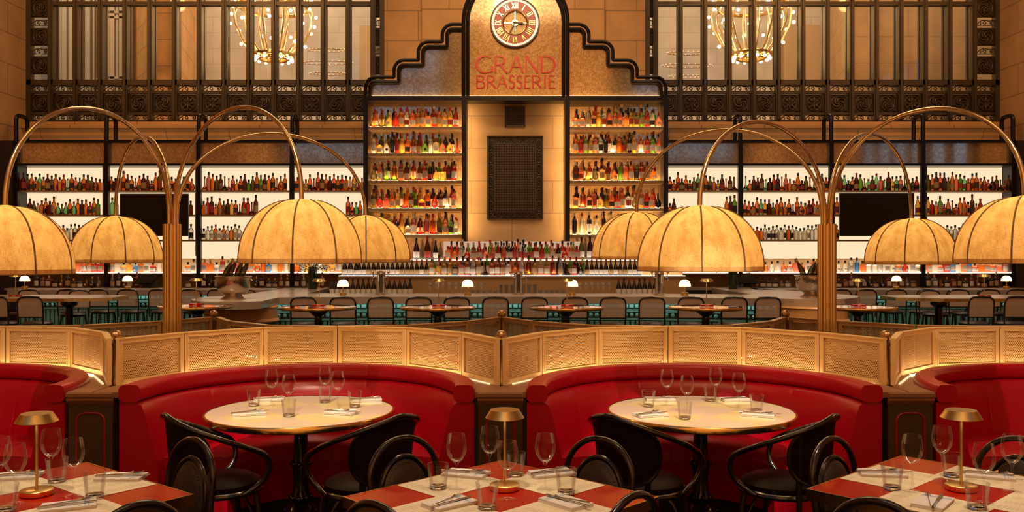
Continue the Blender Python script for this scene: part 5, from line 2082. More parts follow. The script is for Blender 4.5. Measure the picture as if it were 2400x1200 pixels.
def make_counter():
    b = MB()
    n = 72
    k = b.mi(M['counterwood'])
    i = 0
    for j in range(n + 1):
        a = -2.5 + 185.0 * j / n
        ip = (1.0935 * math.cos(R(a)), 1.0935 * math.sin(R(a)))
        op = out_pt(a)
        if math.hypot(*op) < 1.10:
            s = 1.10 / math.hypot(*op)
            op = (op[0] * s, op[1] * s)
        op = (op[0] * 1.02, op[1] * 1.02) if 12 < a < 168 else op
        for p in (ip, op):
            b.v.append((p[0], p[1], ZC1 - 0.035))
            b.v.append((p[0], p[1], ZC1))
    for j in range(n):
        q = j * 4
        b.face([q + 1, q + 5, q + 7, q + 3][::-1], k)
        b.face([q, q + 2, q + 6, q + 4][::-1], k)
        b.face([q, q + 4, q + 5, q + 1][::-1], k)
        b.face([q + 2, q + 3, q + 7, q + 6][::-1], k)
    b.face([0, 1, 3, 2], k)
    q = n * 4
    b.face([q, q + 2, q + 3, q + 1], k)
    return b


SHORT = {-3.83: 'far left red banquette', -1.32: 'red banquette left of the middle post', 1.18: 'red banquette right of the middle post', 3.69: 'far right red banquette'}
cm = make_counter()
cnt = None
for cxb, lab in BOOTHS:
    o = single('booth_counter', cm, (cxb, YE, 0), 'polished wood ledge behind the ' + SHORT[cxb], 'shelf', 'wood shelves behind the booths')
    o.rotation_euler = (0, 0, 0)


def make_screen(mat_f, mat_m, ymir=False):
    root = empty('booth_screen')
    H0, H1 = ZC1 + 0.0005, ZC2
    pts = [(-1.232, 0.225), (-0.98, 0.70), (-0.54, 1.12), (0, 1.21), (0.54, 1.12), (0.98, 0.70), (1.232, 0.225)]
    if ymir:
        pts = [(p[0], -p[1]) for p in pts][::-1]
    for i in range(len(pts) - 1):
        p, q = Vector(pts[i]), Vector(pts[i + 1])
        d = (q - p).normalized()
        nn = Vector((d.y, -d.x))
        L = (q - p).length - 0.012
        c = (p + q) / 2
        f = MB()
        bw = 0.022
        f.obox(c, d, nn, L / 2, 0.014, H1 - bw * 0.8, H1, mat_f)
        f.obox(c, d, nn, L / 2, 0.014, H0, H0 + bw * 0.9, mat_f)
        f.obox(c, d, nn, L / 2, 0.022, H1, H1 + 0.008, mat_f)
        for s in (-1, 1):
            f.obox(c + d * s * (L / 2 - bw / 2), d, nn, bw / 2, 0.014, H0 + bw * 0.9, H1 - bw * 0.8, mat_f)
        for z in (H0 + bw * 1.1, H1 - bw * 1.0):
            for sg in (-1, 1):
                f.obox(c + nn * sg * 0.012, d, nn, L / 2 - bw, 0.004, z - 0.005, z + 0.005, mat_f)
        for s in (-1, 1):
            for sg in (-1, 1):
                f.obox(c + d * s * (L / 2 - bw * 1.12) + nn * sg * 0.012, d, nn, 0.005, 0.004, H0 + bw, H1 - bw * 0.9, mat_f)
        pn = f.build('screen_panel', root, smooth=False)
        g = MB()
        a_, b_ = c - d * (L / 2 - bw), c + d * (L / 2 - bw)
        W = (b_ - a_).length
        z0, z1 = H0 + bw * 0.9, H1 - bw * 0.8
        k = g.mi(mat_m)
        for off in (0.002,):
            i0 = len(g.v)
            g.v += [(a_.x + nn.x * off, a_.y + nn.y * off, z0), (b_.x + nn.x * off, b_.y + nn.y * off, z0), (b_.x + nn.x * off, b_.y + nn.y * off, z1), (a_.x + nn.x * off, a_.y + nn.y * off, z1)]
            g.face([i0, i0 + 1, i0 + 2, i0 + 3], k, [(0, 0), (W, 0), (W, z1 - z0), (0, z1 - z0)])
        g.build('woven_mesh', pn, smooth=False)
    return root


def make_strip(ymir=False):
    b = MB()
    pts = [(-1.18, 0.25), (-0.925, 0.655), (-0.505, 1.055), (0, 1.140), (0.505, 1.055), (0.925, 0.655), (1.18, 0.25)]
    for i in range(len(pts) - 1):
        p, q = Vector(pts[i]), Vector(pts[i + 1])
        d = (q - p).normalized()
        b.obox((p + q) / 2, d, Vector((d.y, -d.x)), (q - p).length / 2 - 0.01, 0.006, ZC1 + 0.001, ZC1 + 0.009, M['led_booth'] if 0 < i < 5 else M['led_booth_low'])
    return b


M['led_booth'] = emis('led_booth_strip', (1.0, 0.72, 0.40), 14.0)
M['led_booth_low'] = emis('led_booth_strip_low', (1.0, 0.66, 0.34), 1.3)
scr = make_screen(M['gold'], M['mesh'])
strip = make_strip()
for k, (cxb, lab) in enumerate(BOOTHS):
    nm = SHORT[cxb]
    place(scr, (cxb, YE, 0), 0, 'bright gold woven screen behind the ' + nm, 'screen', 'gold screens of the near booths')
    o = single('light_strip', strip, (cxb, YE, 0), 'warm light line at the foot of the screen, ' + nm, 'light strip', 'light lines under the screens')
strip2 = MB()
strip2.v, strip2.f, strip2.m, strip2.mats = [(v[0] * 0.94, -v[1] * 0.93, v[2]) for v in strip.v], [f[::-1] for f in strip.f], list(strip.m), list(strip.mats)
scr2 = make_screen(M['gold_shaded'], M['mesh_shaded'], True)
YE2 = 7.88
B2 = [(-3.86, 'far left'), (-1.34, 'left middle'), (1.15, 'right middle'), (3.66, 'far right')]
for cxb, lab in B2:
    place(scr2, (cxb, YE2, 0), 0, 'gold woven screen darkened for shade, %s of the back row facing the bar' % lab, 'screen', 'dark screens of the far booths')
    single('light_strip', strip2, (cxb, YE2, 0.004), 'light line behind the back row screen, %s' % lab, 'light strip', 'light lines of the far booths')


M['bronze_post'] = pbr('aged_brass_post', (0.42, 0.25, 0.10), 0.3, 0.9)


def make_post(h):
    root = empty('ball_post')
    zt = h - 0.075
    z0 = ZC1
    MB().lathe([(0.034, z0), (0.034, z0 + 0.03), (0.026, z0 + 0.04), (0.026, zt - 0.03), (0.032, zt - 0.02), (0.032, zt - 0.008), (0.018, zt), (0.018, zt + 0.01)], M['bronze_post'], seg=24).build('shaft', root)
    MB().ball((0, 0, zt + 0.042), 0.036, M['bronze_post'], 24, 14).build('ball', root)
    return root


post = make_post(1.235)
for x, lab in ((-2.575, 'brass ball topped post between the far left and left banquettes'), (-0.07, 'brass ball topped post between the two middle banquettes'), (2.435, 'brass ball topped post between the right and far right banquettes')):
    place(post, (x, 5.70, 0), 0, lab, 'post', 'ball posts of the near booths')
for x, lab in ((-2.62, 'brass ball topped post of the back screens, left of the centre'), (-0.09, 'brass ball topped post of the back screens, in the middle'), (2.40, 'brass ball topped post of the back screens, right of the centre')):
    place(post, (x, 7.68, 0.01), 0, lab, 'post', 'ball posts of the far booths')
# boxes the screens stand on (between the two rows of booths) and the far row's shelf
for cxb, lab in B2:
    bq = MB()
    pts = [(-1.24, 0.0), (-1.24, -0.2), (-0.99, -0.715), (-0.55, -1.14), (0, -1.235), (0.55, -1.14), (0.99, -0.715), (1.24, -0.2), (1.24, 0.0), (1.05, 0.0)]
    n = 14
    inner = [(1.05 * math.cos(R(-180 * j / n)), 1.05 * math.sin(R(-180 * j / n))) for j in range(1, n)]
    poly = pts[:-1] + [(1.05, 0.0)] + inner + [(-1.05, 0.0)]
    bq.prism(poly, 0.0, ZC1, M['walnut'])
    o = bq.build('far_banquette', None, smooth=False)
    o.location = (cxb, YE2, 0)
    tag(o, 'dark wood back of the %s banquette in the row facing the bar' % lab, 'banquette', 'far booth backs')


# end panels between the booths
def make_end_panel():
    root = empty('booth_end_panel')
    w = 0.135
    MB().box(-w, w, 0.0, 0.10, 0.0, ZC1 - 0.036, M['walnut']).build('panel', root, smooth=False)
    b = MB()
    prof = [(0.0, 0.0), (0.03, 0.0), (0.03, -0.022), (0.022, -0.03), (0.022, -0.045), (0.008, -0.06), (0.0, -0.07)]
    n = len(prof)
    for x in (-w - 0.005, w + 0.005):
        for d, z in prof:
            b.v.append((x, -d, ZC1 - 0.001 + z))
    k = b.mi(M['counterwood'])
    for j in range(n):
        b.face([j, n + j, n + (j + 1) % n, (j + 1) % n], k)
    b.face(list(range(n))[::-1], k)
    b.face([n + j for j in range(n)], k)
    b.build('moulding', root, smooth=False)
    iw, zt, q = 0.085, 0.76, 0.05
    pts = [(-iw, 0.0, 0.06), (-iw, 0, zt - q)] + [(-iw + q - q * math.cos(R(a)), 0, zt - q + q * math.sin(R(a))) for a in (18, 36, 54, 72, 90)]
    pts += [(iw - q + q * math.sin(R(a)), 0, zt - q + q * math.cos(R(a))) for a in (0, 18, 36, 54, 72, 90)] + [(iw, 0, 0.06)]
    MB().tube(pts, 0.0065, M['redpaint'], 6).build('red_beading', root)
    return root


ep = make_end_panel()
for x, lab in ((-2.575, 'dark wood end panel with red beading between the far left and left banquettes'), (-0.07, 'dark wood end panel with red beading under the middle post'), (2.435, 'dark wood end panel with red beading between the right and far right banquettes')):
    place(ep, (x, YE - 0.075, 0), 0, lab, 'panel', 'booth end panels')

# ================================================================ ARC LAMPS
def make_shade(r_=0.4, h=0.42, ribs=9):
    """fabric dome with piped ribs; local z = 0 at the rim"""
    b = MB()
    nu, nv = ribs * 8, 14
    top = 0.13

    def prof(v):
        # v 0 rim .. 1 top
        a = v * PI / 2
        e = 2 / 2.25
        rr = (r_ - 0.0) * max(0.0, math.cos(a)) ** e
        zz = h * max(0.0, math.sin(a)) ** e
        return rr, zz

    def fn(u, v):
        vv = 0.0 + v * 0.86
        rr, zz = prof(vv)
        t = (u * ribs) % 1.0
        dip = 1 - 0.045 * math.sin(PI * t) * (0.6 + 0.4 * v)
        a = u * 2 * PI
        return (rr * dip * math.cos(a), rr * dip * math.sin(a), zz)
    b.grid(fn, nu, nv, M['fabric'], lambda u, v: (u * 2.5, v * 0.55))
    return b, fn, prof


def make_arc_shade(par, loc, rz, arc_pts):
    sh = empty('shade_assembly')
    return sh


TR = 6.72


def arc_lamp(x0, y0, shades, label):
    root = empty('arc_floor_lamp', (x0, y0, 0))
    tag(root, label, 'floor lamp', 'four armed brass arc lamps')
    # trunk: bundle of reeds
    t = MB()
    n = 14
    t.lathe([(0.058, 0.0), (0.058, 1.955)], M['brass_trunk'], seg=24)
    for j in range(n):
        a = 2 * PI * j / n
        t.lathe([(0.0125, 0.0), (0.0125, 1.965)], M['brass_trunk'], (0.058 * math.cos(a), 0.058 * math.sin(a), 0), 8)
    t.build('trunk', root)
    MB().lathe([(0.3, 0.0), (0.3, 0.02), (0.08, 0.05), (0.001, 0.05)], M['brass_trunk'], seg=32).build('base', root)
    b0, fn, prof = make_shade()
    shade_o = rib_o = None
    for (sx, sy, zr, rz, az) in shades:
        dx, dy = sx - x0, sy - y0
        D = math.hypot(dx, dy)
        ux, uy = dx / D, dy / D
        s0 = 0.035
        ztop = zr + 0.42
        pts = [(ux * s0, uy * s0, 1.9)]
        zb = 2.02
        H = az - zb
        for j in range(0, 33):
            th = PI * j / 32
            c_ = math.cos(th)
            u = (1 - c_) / 2
            base = zb + (ztop - zb) * u
            pts.append((ux * (s0 + (D - s0) * u), uy * (s0 + (D - s0) * u), base + (az - (zb + ztop) / 2) * math.sin(th) ** 0.92))
        pts.append((ux * D, uy * D, ztop - 0.03))
        arm = MB().tube(pts, 0.0155, M['brass_trunk'], 10).build('arm', root)
        if shade_o is None:
            so = shade_o = b0.build('lamp_shade', root, angle=180)
            rb = MB()
            for k in range(9):
                a = 2 * PI * k / 9
                pp = []
                for j in range(15):
                    rr, zz = prof(j / 14 * 0.86)
                    pp.append(((rr + 0.002) * math.cos(a), (rr + 0.002) * math.sin(a), zz))
                rb.tube(pp, 0.0055, M['rib'], 5)
            rr, zz = prof(0.86)
            rb.lathe([(rr * 1.0, zz), (rr * 0.6, zz + 0.004), (0.02, zz + 0.012)], M['fabric'], seg=36, cap=False)
            rib_o = rb.build('ribs', so)
            rm = MB()
            rm.tube([fn(j / 72, 0) for j in range(72)], 0.003, M['rib'], 5, True)
            rm.grid(lambda u, v: (lambda q: (q[0] * 0.992, q[1] * 0.992, 0.001 + 0.028 * v))(fn(u, 0)), 72, 1, M['hem'])
            rim_o = rm.build('rim', so)
            bo = MB().ball((0, 0, 0.14), 0.045, M['shade_glow'], 12, 8).build('bulb', so)
            kids = [rib_o, rim_o, bo]
        else:
            so = shade_o.copy()
            col.objects.link(so)
            so.parent = root
            for kd in kids:
                c = kd.copy()
                col.objects.link(c)
                c.parent = so
        so.location = (dx, dy, zr)
        so.rotation_euler = (0, 0, rz)
        point('shade_light', (sx, sy, zr + 0.15), SHADE_W, (1, 0.63, 0.27), 0.06)
    return root


M['hem'] = M['fabric']
SHADE_W = 16.0
ps = lambda px, Y: WX(px, Y)
arc_lamp(-2.61, TR, [
    (ps(12, 5.38), 5.38, 1.61, 0.75, 2.73), (ps(707, 5.78), 5.78, 1.675, 0.62, 2.77),
    (ps(271, 7.92), 7.92, 1.66, 0.45, 2.72), (ps(857, 7.90), 7.90, 1.665, 0.70, 2.74)], 'brass arc lamp with four linen dome shades left of the middle')
arc_lamp(2.42, TR, [
    (ps(1640, 5.66), 5.66, 1.625, 0.35, 2.66), (ps(2402, 5.47), 5.47, 1.675, 0.52, 2.73),
    (ps(2136, 8.05), 8.05, 1.645, 0.66, 2.75), (ps(1492, 7.85), 7.85, 1.69, 0.15, 2.77)], 'brass arc lamp with four linen dome shades right of the middle')

# ================================================================ ROUND TABLES
ZR = 0.75


def make_round_table(r_=0.583):
    root = empty('round_dining_table')
    b = MB()
    # chequer set into the disc: cut strips
    b.lathe([(r_ - 0.012, 0.0), (r_ - 0.012, 0.036), (0.0001, 0.036)], M['tablecream'], (0, 0, ZR - 0.037), 64)
    b.build('table_top', root)
    MB().lathe([(r_ - 0.012, -0.037), (r_ - 0.002, -0.037), (r_ + 0.004, -0.030), (r_ + 0.004, -0.006), (r_, 0.001), (r_ - 0.012, 0.001)], M['brass'], (0, 0, ZR), 64, cap=False).build('brass_edge', root)
    ir = MB()
    ir.lathe([(0.25, 0.0), (0.25, 0.02), (0.22, 0.035), (0.12, 0.06), (0.085, 0.09), (0.10, 0.12), (0.085, 0.15), (0.05, 0.17), (0.068, 0.21), (0.05, 0.25), (0.047, 0.33), (0.058, 0.42), (0.046, 0.45),
              (0.042, 0.66), (0.05, 0.68), (0.16, 0.70), (0.16, ZR - 0.038)], M['castiron'], seg=28)
    for j in range(8):
        a = 2 * PI * j / 8
        for z, rr in ((0.12, 0.095), (0.21, 0.062), (0.42, 0.053)):
            ir.ball((rr * math.cos(a), rr * math.sin(a), z), 0.018, M['castiron'], 7, 5)
    ir.build('pedestal', root)
    return root


def table_cream():
    m, nt, out = new_mat('cream_enamel_chequer')
    tc = N(nt, 'ShaderNodeTexCoord')
    mp = N(nt, 'ShaderNodeMapping')
    mp.inputs['Rotation'].default_value = (0, 0, R(45))
    mp.inputs['Location'].default_value = (0.5 / 3.1, 0.5 / 3.1, 0.0)
    nt.links.new(tc.outputs['Object'], mp.inputs[0])
    ch = N(nt, 'ShaderNodeTexChecker', Scale=3.1)
    nt.links.new(mp.outputs[0], ch.inputs['Vector'])
    ch.inputs['Color1'].default_value = (0.86, 0.74, 0.38, 1)
    ch.inputs['Color2'].default_value = (0.80, 0.66, 0.52, 1)
    b = N(nt, 'ShaderNodeBsdfPrincipled', Roughness=0.12)
    b.inputs['Coat Weight'].default_value = 0.6
    b.inputs['Coat Roughness'].default_value = 0.04
    nt.links.new(ch.outputs[0], b.inputs['Base Color'])
    nt.links.new(b.outputs[0], out.inputs[0])
    return m


M['tablecream'] = table_cream()
rt = make_round_table()
RT = [(-1.327, 5.5, 'left'), (1.185, 5.5, 'right')]
for x, y, s in RT:
    place(rt, (x, y, 0), 0.0, 'large round cream table with brass edge in the %s middle booth' % s, 'table', 'round booth tables')


# ================================================================ SQUARE TABLES
def make_square_table(S=0.90):
    root = empty('square_dining_table')
    h = S / 2
    MB().box(-h + 0.008, h - 0.008, -h + 0.008, h - 0.008, ZR - 0.04, ZR - 0.0005, M['redtop']).build('table_top', root, smooth=False)
    b = MB()
    for a, b_, c, d in ((-h, h, -h, -h + 0.008), (-h, h, h - 0.008, h), (-h, -h + 0.008, -h + 0.008, h - 0.008), (h - 0.008, h, -h + 0.008, h - 0.008)):
        b.box(a, b_, c, d, ZR - 0.042, ZR + 0.0008, M['brass'])
    b.build('brass_edge', root, smooth=False)
    MB().lathe([(0.22, 0.0), (0.22, 0.02), (0.1, 0.05), (0.04, 0.1), (0.035, 0.62), (0.14, 0.68), (0.14, ZR - 0.041)], M['castiron'], seg=24).build('pedestal', root)
    return root


def menu_mesh():
    b = MB()
    b.box(-0.185, 0.185, -0.143, 0.143, 0.0, 0.0012, M['paper'])
    # faint printed columns
    r2 = random.Random(3)
    for cx0 in (-0.13, -0.04, 0.05, 0.135):
        y = 0.115
        while y > -0.12:
            L = r2.uniform(0.018, 0.034)
            b.box(cx0 - L, cx0 + L * r2.uniform(0.3, 1), y, y + 0.0022, 0.0012, 0.0014, M['ink'])
            y -= r2.choice((0.007, 0.007, 0.012))
    return b


M['ink'] = pbr('faint_menu_ink', (0.50, 0.41, 0.26), 0.8)
st_ = make_square_table()
SQ = [(-0.045, 3.52, 45, 'middle'), (-1.925, 3.484, 51.8, 'left'), (1.86, 3.614, 42.4, 'right')]
mm = menu_mesh()
for x, y, a, s in SQ:
    place(st_, (x, y, 0), R(a), 'square red table with brass edge, turned on its corner at the bottom %s' % s, 'table', 'square red tables')
    for k, (dx, dy, rz) in enumerate(((0, 0.295, 0), (0.295, 0, 90), (0, -0.295, 180), (-0.295, 0, 270))):
        c, s_ = math.cos(R(a)), math.sin(R(a))
        gx, gy = x + dx * c - dy * s_, y + dx * s_ + dy * c
        side = ['far left', 'far right', 'near right', 'near left'][k]
        single('placemat', mm, (gx, gy, ZR + 0.0003), 'cream paper placemat on the %s side of the %s square table' % (side, s), 'placemat', 'paper placemats', R(a + rz))


# ================================================================ TABLEWARE
wg, tb = make_wineglass(True), make_tumbler(True, 0.102, 0.034, 0.045)


def napkin_mesh():
    b = MB()
    z = 0
    for k, (w_, d_, t_) in enumerate(((0.098, 0.058, 0.004), (0.097, 0.057, 0.0045), (0.096, 0.058, 0.004))):
        pts = [(-w_, -d_), (w_, -d_ + 0.002), (w_ - 0.002, d_), (-w_ + 0.002, d_ - 0.001)]
        pts = [(p[0] + 0.001 * k, p[1] - 0.0015 * k) for p in pts]
        b.prism(pts, z, z + t_, M['napkin'])
        z += t_ + 0.0004
    b.box(0.055, 0.062, -0.056, 0.054, z, z + 0.0003, M['napkin_blue'])
    b.box(0.070, 0.073, -0.056, 0.054, z, z + 0.0003, M['napkin_blue'])
    return b


def fork_mesh():
    b = MB()
    i = M['steel']
    b.tube([(-0.10, 0, 0.002), (-0.06, 0, 0.003), (0.0, 0, 0.005), (0.035, 0, 0.004)], [0.006, 0.0045, 0.0028, 0.0035], i, 8, flat=0.45)
    b.tube([(0.033, 0, 0.004), (0.045, 0, 0.003), (0.055, 0, 0.004)], [0.003, 0.009, 0.0105], i, 8, flat=0.3)
    for y in (-0.0085, -0.0028, 0.0028, 0.0085):
        b.tube([(0.053, y, 0.004), (0.075, y, 0.005), (0.097, y * 0.95, 0.009)], [0.0016, 0.0015, 0.0008], i, 6)
    return b


def knife_mesh():
    b = MB()
    b.tube([(-0.11, 0, 0.004), (-0.07, 0, 0.005), (-0.01, 0, 0.005), (0.0, 0, 0.005)], [0.0065, 0.006, 0.0045, 0.004], M['steel'], 8, flat=0.7)
    b.prism([(0.0, -0.005), (0.09, -0.009), (0.112, -0.003), (0.117, 0.005), (0.0, 0.006)], 0.0045, 0.0058, M['steel'])
    return b


nk, fk, kn = napkin_mesh(), fork_mesh(), knife_mesh()


def tpos(px, py, z=ZR):
    Y = YZ(py, z)
    return (WX(px, Y), Y)


def setting(px, py, rz, where, z=ZR + 0.0017):
    x, y = tpos(px, py)
    single('napkin', nk, (x, y, z), 'folded white napkin ' + where, 'napkin', 'folded napkins', rz)
    top = z + 0.0135
    a = rz + R(18)
    c, s = math.cos(rz), math.sin(rz)
    single('fork', fk, (x - 0.012 * c + 0.012 * s * 0, y + 0.0 + 0.012, top - 0.0005), 'steel fork lying on the napkin ' + where, 'fork', 'forks on napkins', a)
    single('knife', kn, (x + 0.012, y - 0.016, top), 'steel knife lying on the napkin ' + where, 'knife', 'knives on napkins', a + R(-12))


def glass(px, py, where, kind='wine', z=ZR + 0.001):
    x, y = tpos(px, py)
    if kind == 'wine':
        single('wine_glass', wg, (x, y, z), 'empty wine glass ' + where, 'wine glass', 'wine glasses on the tables')
    else:
        single('tumbler', tb, (x, y, z), 'empty water tumbler ' + where, 'tumbler', 'tumblers on the tables')


# middle square table
for px, py, wh in ((1070, 1150, 'left of the brass lamp on the middle square table'), (1148, 1128, 'behind the brass lamp base on the middle square table'), (1190, 1172, 'directly before the brass lamp on the middle square table'), (1278, 1150, 'right of the brass lamp on the middle square table')):
    glass(px, py, wh, 'wine', ZR + 0.0017)
for px, py, wh in ((1027, 1146, 'on the far left placemat of the middle square table'), (1142, 1193, 'on the near left placemat of the middle square table'), (1208, 1116, 'behind the lamp stem on the middle square table'), (1327, 1158, 'on the far right placemat of the middle square table')):
    glass(px, py, wh, 't', ZR + 0.0017)
setting(1052, 1184, R(40), 'on the near left placemat of the middle square table')
setting(1093, 1114, R(-20), 'on the far left placemat of the middle square table')
setting(1292, 1113, R(20), 'on the far right placemat of the middle square table')
setting(1325, 1182, R(130), 'on the near right placemat of the middle square table')
# left square table
for px, py, wh in ((36, 1182, 'left of the brass lamp on the left square table'), (120, 1136, 'just behind the lamp on the left square table'), (172, 1164, 'right of the lamp on the left square table'), (1, 1160, 'at the photo edge on the left square table')):
    glass(px, py, wh, 'wine', ZR + 0.0017)
for px, py, wh in ((133, 1130, 'behind the wine glasses on the left square table'), (222, 1166, 'right of the lamp, in front, on the left square table'), (14, 1198, 'at the near left edge of the left square table')):
    glass(px, py, wh, 't', ZR + 0.0017)
setting(285, 1122, R(0), 'on the far right placemat of the left square table')
setting(160, 1190, R(25), 'on the near right placemat of the left square table')
setting(40, 1120, R(10), 'on the far left placemat of the left square table')
# right square table
for px, py, wh in ((2138, 1153, 'left of the lamp on the right square table'), (2208, 1126, 'just behind the lamp on the right square table'), (2306, 1180, 'right of the lamp, in front, on the right square table'), (2372, 1153, 'nearest the photo edge on the right square table')):
    glass(px, py, wh, 'wine', ZR + 0.0017)
for px, py, wh in ((2091, 1147, 'on the far left placemat of the right square table'), (2231, 1118, 'behind the lamp stem on the right square table'), (2290, 1194, 'in front of the lamp on the right square table')):
    glass(px, py, wh, 't', ZR + 0.0017)
setting(2066, 1113, R(-10), 'on the far left placemat of the right square table')
setting(2185, 1182, R(50), 'on the near left placemat of the right square table')
setting(2318, 1118, R(-25), 'on the far right placemat of the right square table')
# round tables
for t, data in (('left', (((637, 952), (677, 968), (762, 944), (792, 957)), ((595, 951), (677, 976), (762, 943), (832, 954)), ((583, 971, 20), (632, 938, 10), (802, 969, -20), (860, 939, 10)))),
                ('right', (((1563, 951), (1610, 970), (1677, 946), (1732, 962)), ((1520, 953), (1605, 982), (1665, 940), (1773, 964)), ((1523, 974, 20), (1546, 938, 0), (1778, 974, -25), (1722, 938, 10))))):
    wn = ('standing leftmost', 'second from the left', 'standing furthest back', 'standing rightmost')
    for (px, py), q in zip(data[0], wn):
        glass(px, py, q + ' on the %s round table' % t)
    for (px, py), q in zip(data[1], ('standing leftmost', 'standing nearest', 'standing furthest back', 'standing rightmost')):
        glass(px, py, q + ' on the %s round table' % t, 't')
    for (px, py, rz), q in zip(data[2], ('near left', 'far left', 'near right', 'far right')):
        setting(px, py, R(rz), 'at the %s of the %s round table' % (q, t), ZR + 0.001)

lampo = make_brass_lamp(0.332, 0.081, 0.061)
for px, py, s in ((1183, 1147, 'middle'), (86, 1160, 'left'), (2253, 1148, 'right')):
    x, y = tpos(px, py)
    place(lampo, (x, y, ZR), 0, 'flat brass table lamp standing on the %s square table' % s, 'lamp', 'brass lamps on the square tables')
    spot('table_lamp_light', (x, y - 0.005, ZR + 0.285), (x, y, ZR), 1.6, 140, (1, 0.8, 0.55), 0.6, 0.03)


# ================================================================ CHAIRS
def make_armchair():
    """bentwood armchair; faces +y"""
    root = empty('bentwood_armchair')
    MB().lathe([(0.001, -0.03), (0.19, -0.03), (0.215, -0.01), (0.215, 0.01), (0.17, 0.035), (0.001, 0.04)], M['blackleather'], (0, 0, 0.465), 28).build('seat', root)
    MB().tube([(0.222 * math.cos(2 * PI * j / 32), 0.222 * math.sin(2 * PI * j / 32), 0.435) for j in range(32)], 0.018, M['blackwood'], 8, True).build('seat_ring', root)
    # top rail running into both arms, then curling down to the seat ring
    pts = []
    for j in range(0, 25):
        a = -205 + 230 * j / 24          # right-hand arm end to the left-hand one, through the back at -90
        q = abs(a + 90) / 115.0
        r_ = 0.275 + 0.02 * q
        z = 0.868 - 0.20 * q ** 1.35
        pts.append((r_ * math.cos(R(a)), r_ * math.sin(R(a)) - 0.02, z))
    e0 = pts[0]
    e1 = pts[-1]

    def curl(e):
        s = 1 if e[0] > 0 else -1
        return [(e[0] - s * 0.005, e[1] + 0.055, e[2] - 0.035), (e[0] - s * 0.012, e[1] + 0.075, e[2] - 0.095), (e[0] - s * 0.03, e[1] + 0.055, e[2] - 0.16), (e[0] - s * 0.045, e[1], e[2] - 0.21), (s * 0.228, 0.04, 0.43)]
    full = curl(e0)[::-1] + pts[::2] + curl(e1)
    MB().tube(smooth_path(full, 4), 0.0155, M['blackwood'], 10).build('arm_rail', root)
    # backrest shell
    b = MB()
    A = 62

    def edge(a):
        q = abs(a) / A
        hh_ = max(0.0, 1 - q ** 2.7) ** (1 / 2.7)
        low = 0.67 - 0.175 * hh_
        top = 0.67 + 0.18 * hh_ - 0.02 * q
        return low, max(top, low + 0.001)

    def fn(u, v):
        a = A * math.sin(PI / 2 * (2 * u - 1))
        lo, hi = edge(a)
        z = lo + (hi - lo) * v
        r_ = 0.235 + 0.035 * (z - 0.45) / 0.4
        t = R(-90 + a)
        return (r_ * math.cos(t), r_ * math.sin(t) - 0.02, z)
    b.grid(fn, 28, 10, M['blackleather'])
    b.grid(lambda u, v: tuple(Vector(fn(u, v)) * Vector((0.94, 0.94, 1)) if False else (fn(u, v)[0] * 0.94, fn(u, v)[1] * 0.94, fn(u, v)[2])), 28, 10, M['blackleather'], flip=True)
    b.build('backrest', root)
    rim = [fn(j / 24, 1) for j in range(25)] + [fn(1 - j / 24, 0) for j in range(1, 24)]
    MB().tube(rim, 0.012, M['blackwood'], 8, True).build('backrest_rim', root)
    for sx in (-1, 1):
        MB().tube([(sx * 0.15, 0.14, 0.44), (sx * 0.17, 0.17, 0.2), (sx * 0.18, 0.20, 0.0)], [0.018, 0.016, 0.013], M['blackwood'], 8).build('leg', root)
        MB().tube([(sx * 0.19, -0.19, 0.80), (sx * 0.165, -0.17, 0.5), (sx * 0.16, -0.17, 0.3), (sx * 0.185, -0.23, 0.0)], [0.014, 0.017, 0.016, 0.013], M['blackwood'], 8).build('leg', root)
    for sx in (-1, 1):
        MB().tube([(sx * 0.165, 0.17, 0.18), (sx * 0.10, 0.13, 0.33), (sx * 0.04, 0.10, 0.41)], 0.010, M['blackwood'], 7).build('brace', root)
    return root


ac = make_armchair()


def heading(deg):
    """deg clockwise from +y (to the right)"""
    return R(-deg)


AC = [(-1.62, 4.86, 52, 'on the left side of the left round table'), (-0.82, 4.84, -52, 'on the right side of the left round table'),
      (0.735, 4.86, 48, 'on the left side of the right round table'), (1.49, 4.85, -50, 'on the right side of the right round table')]
for x, y, a, wh in AC:
    place(ac, (x, y, 0), heading(a), 'black bentwood armchair with round seat ' + wh, 'armchair', 'armchairs at the round tables')


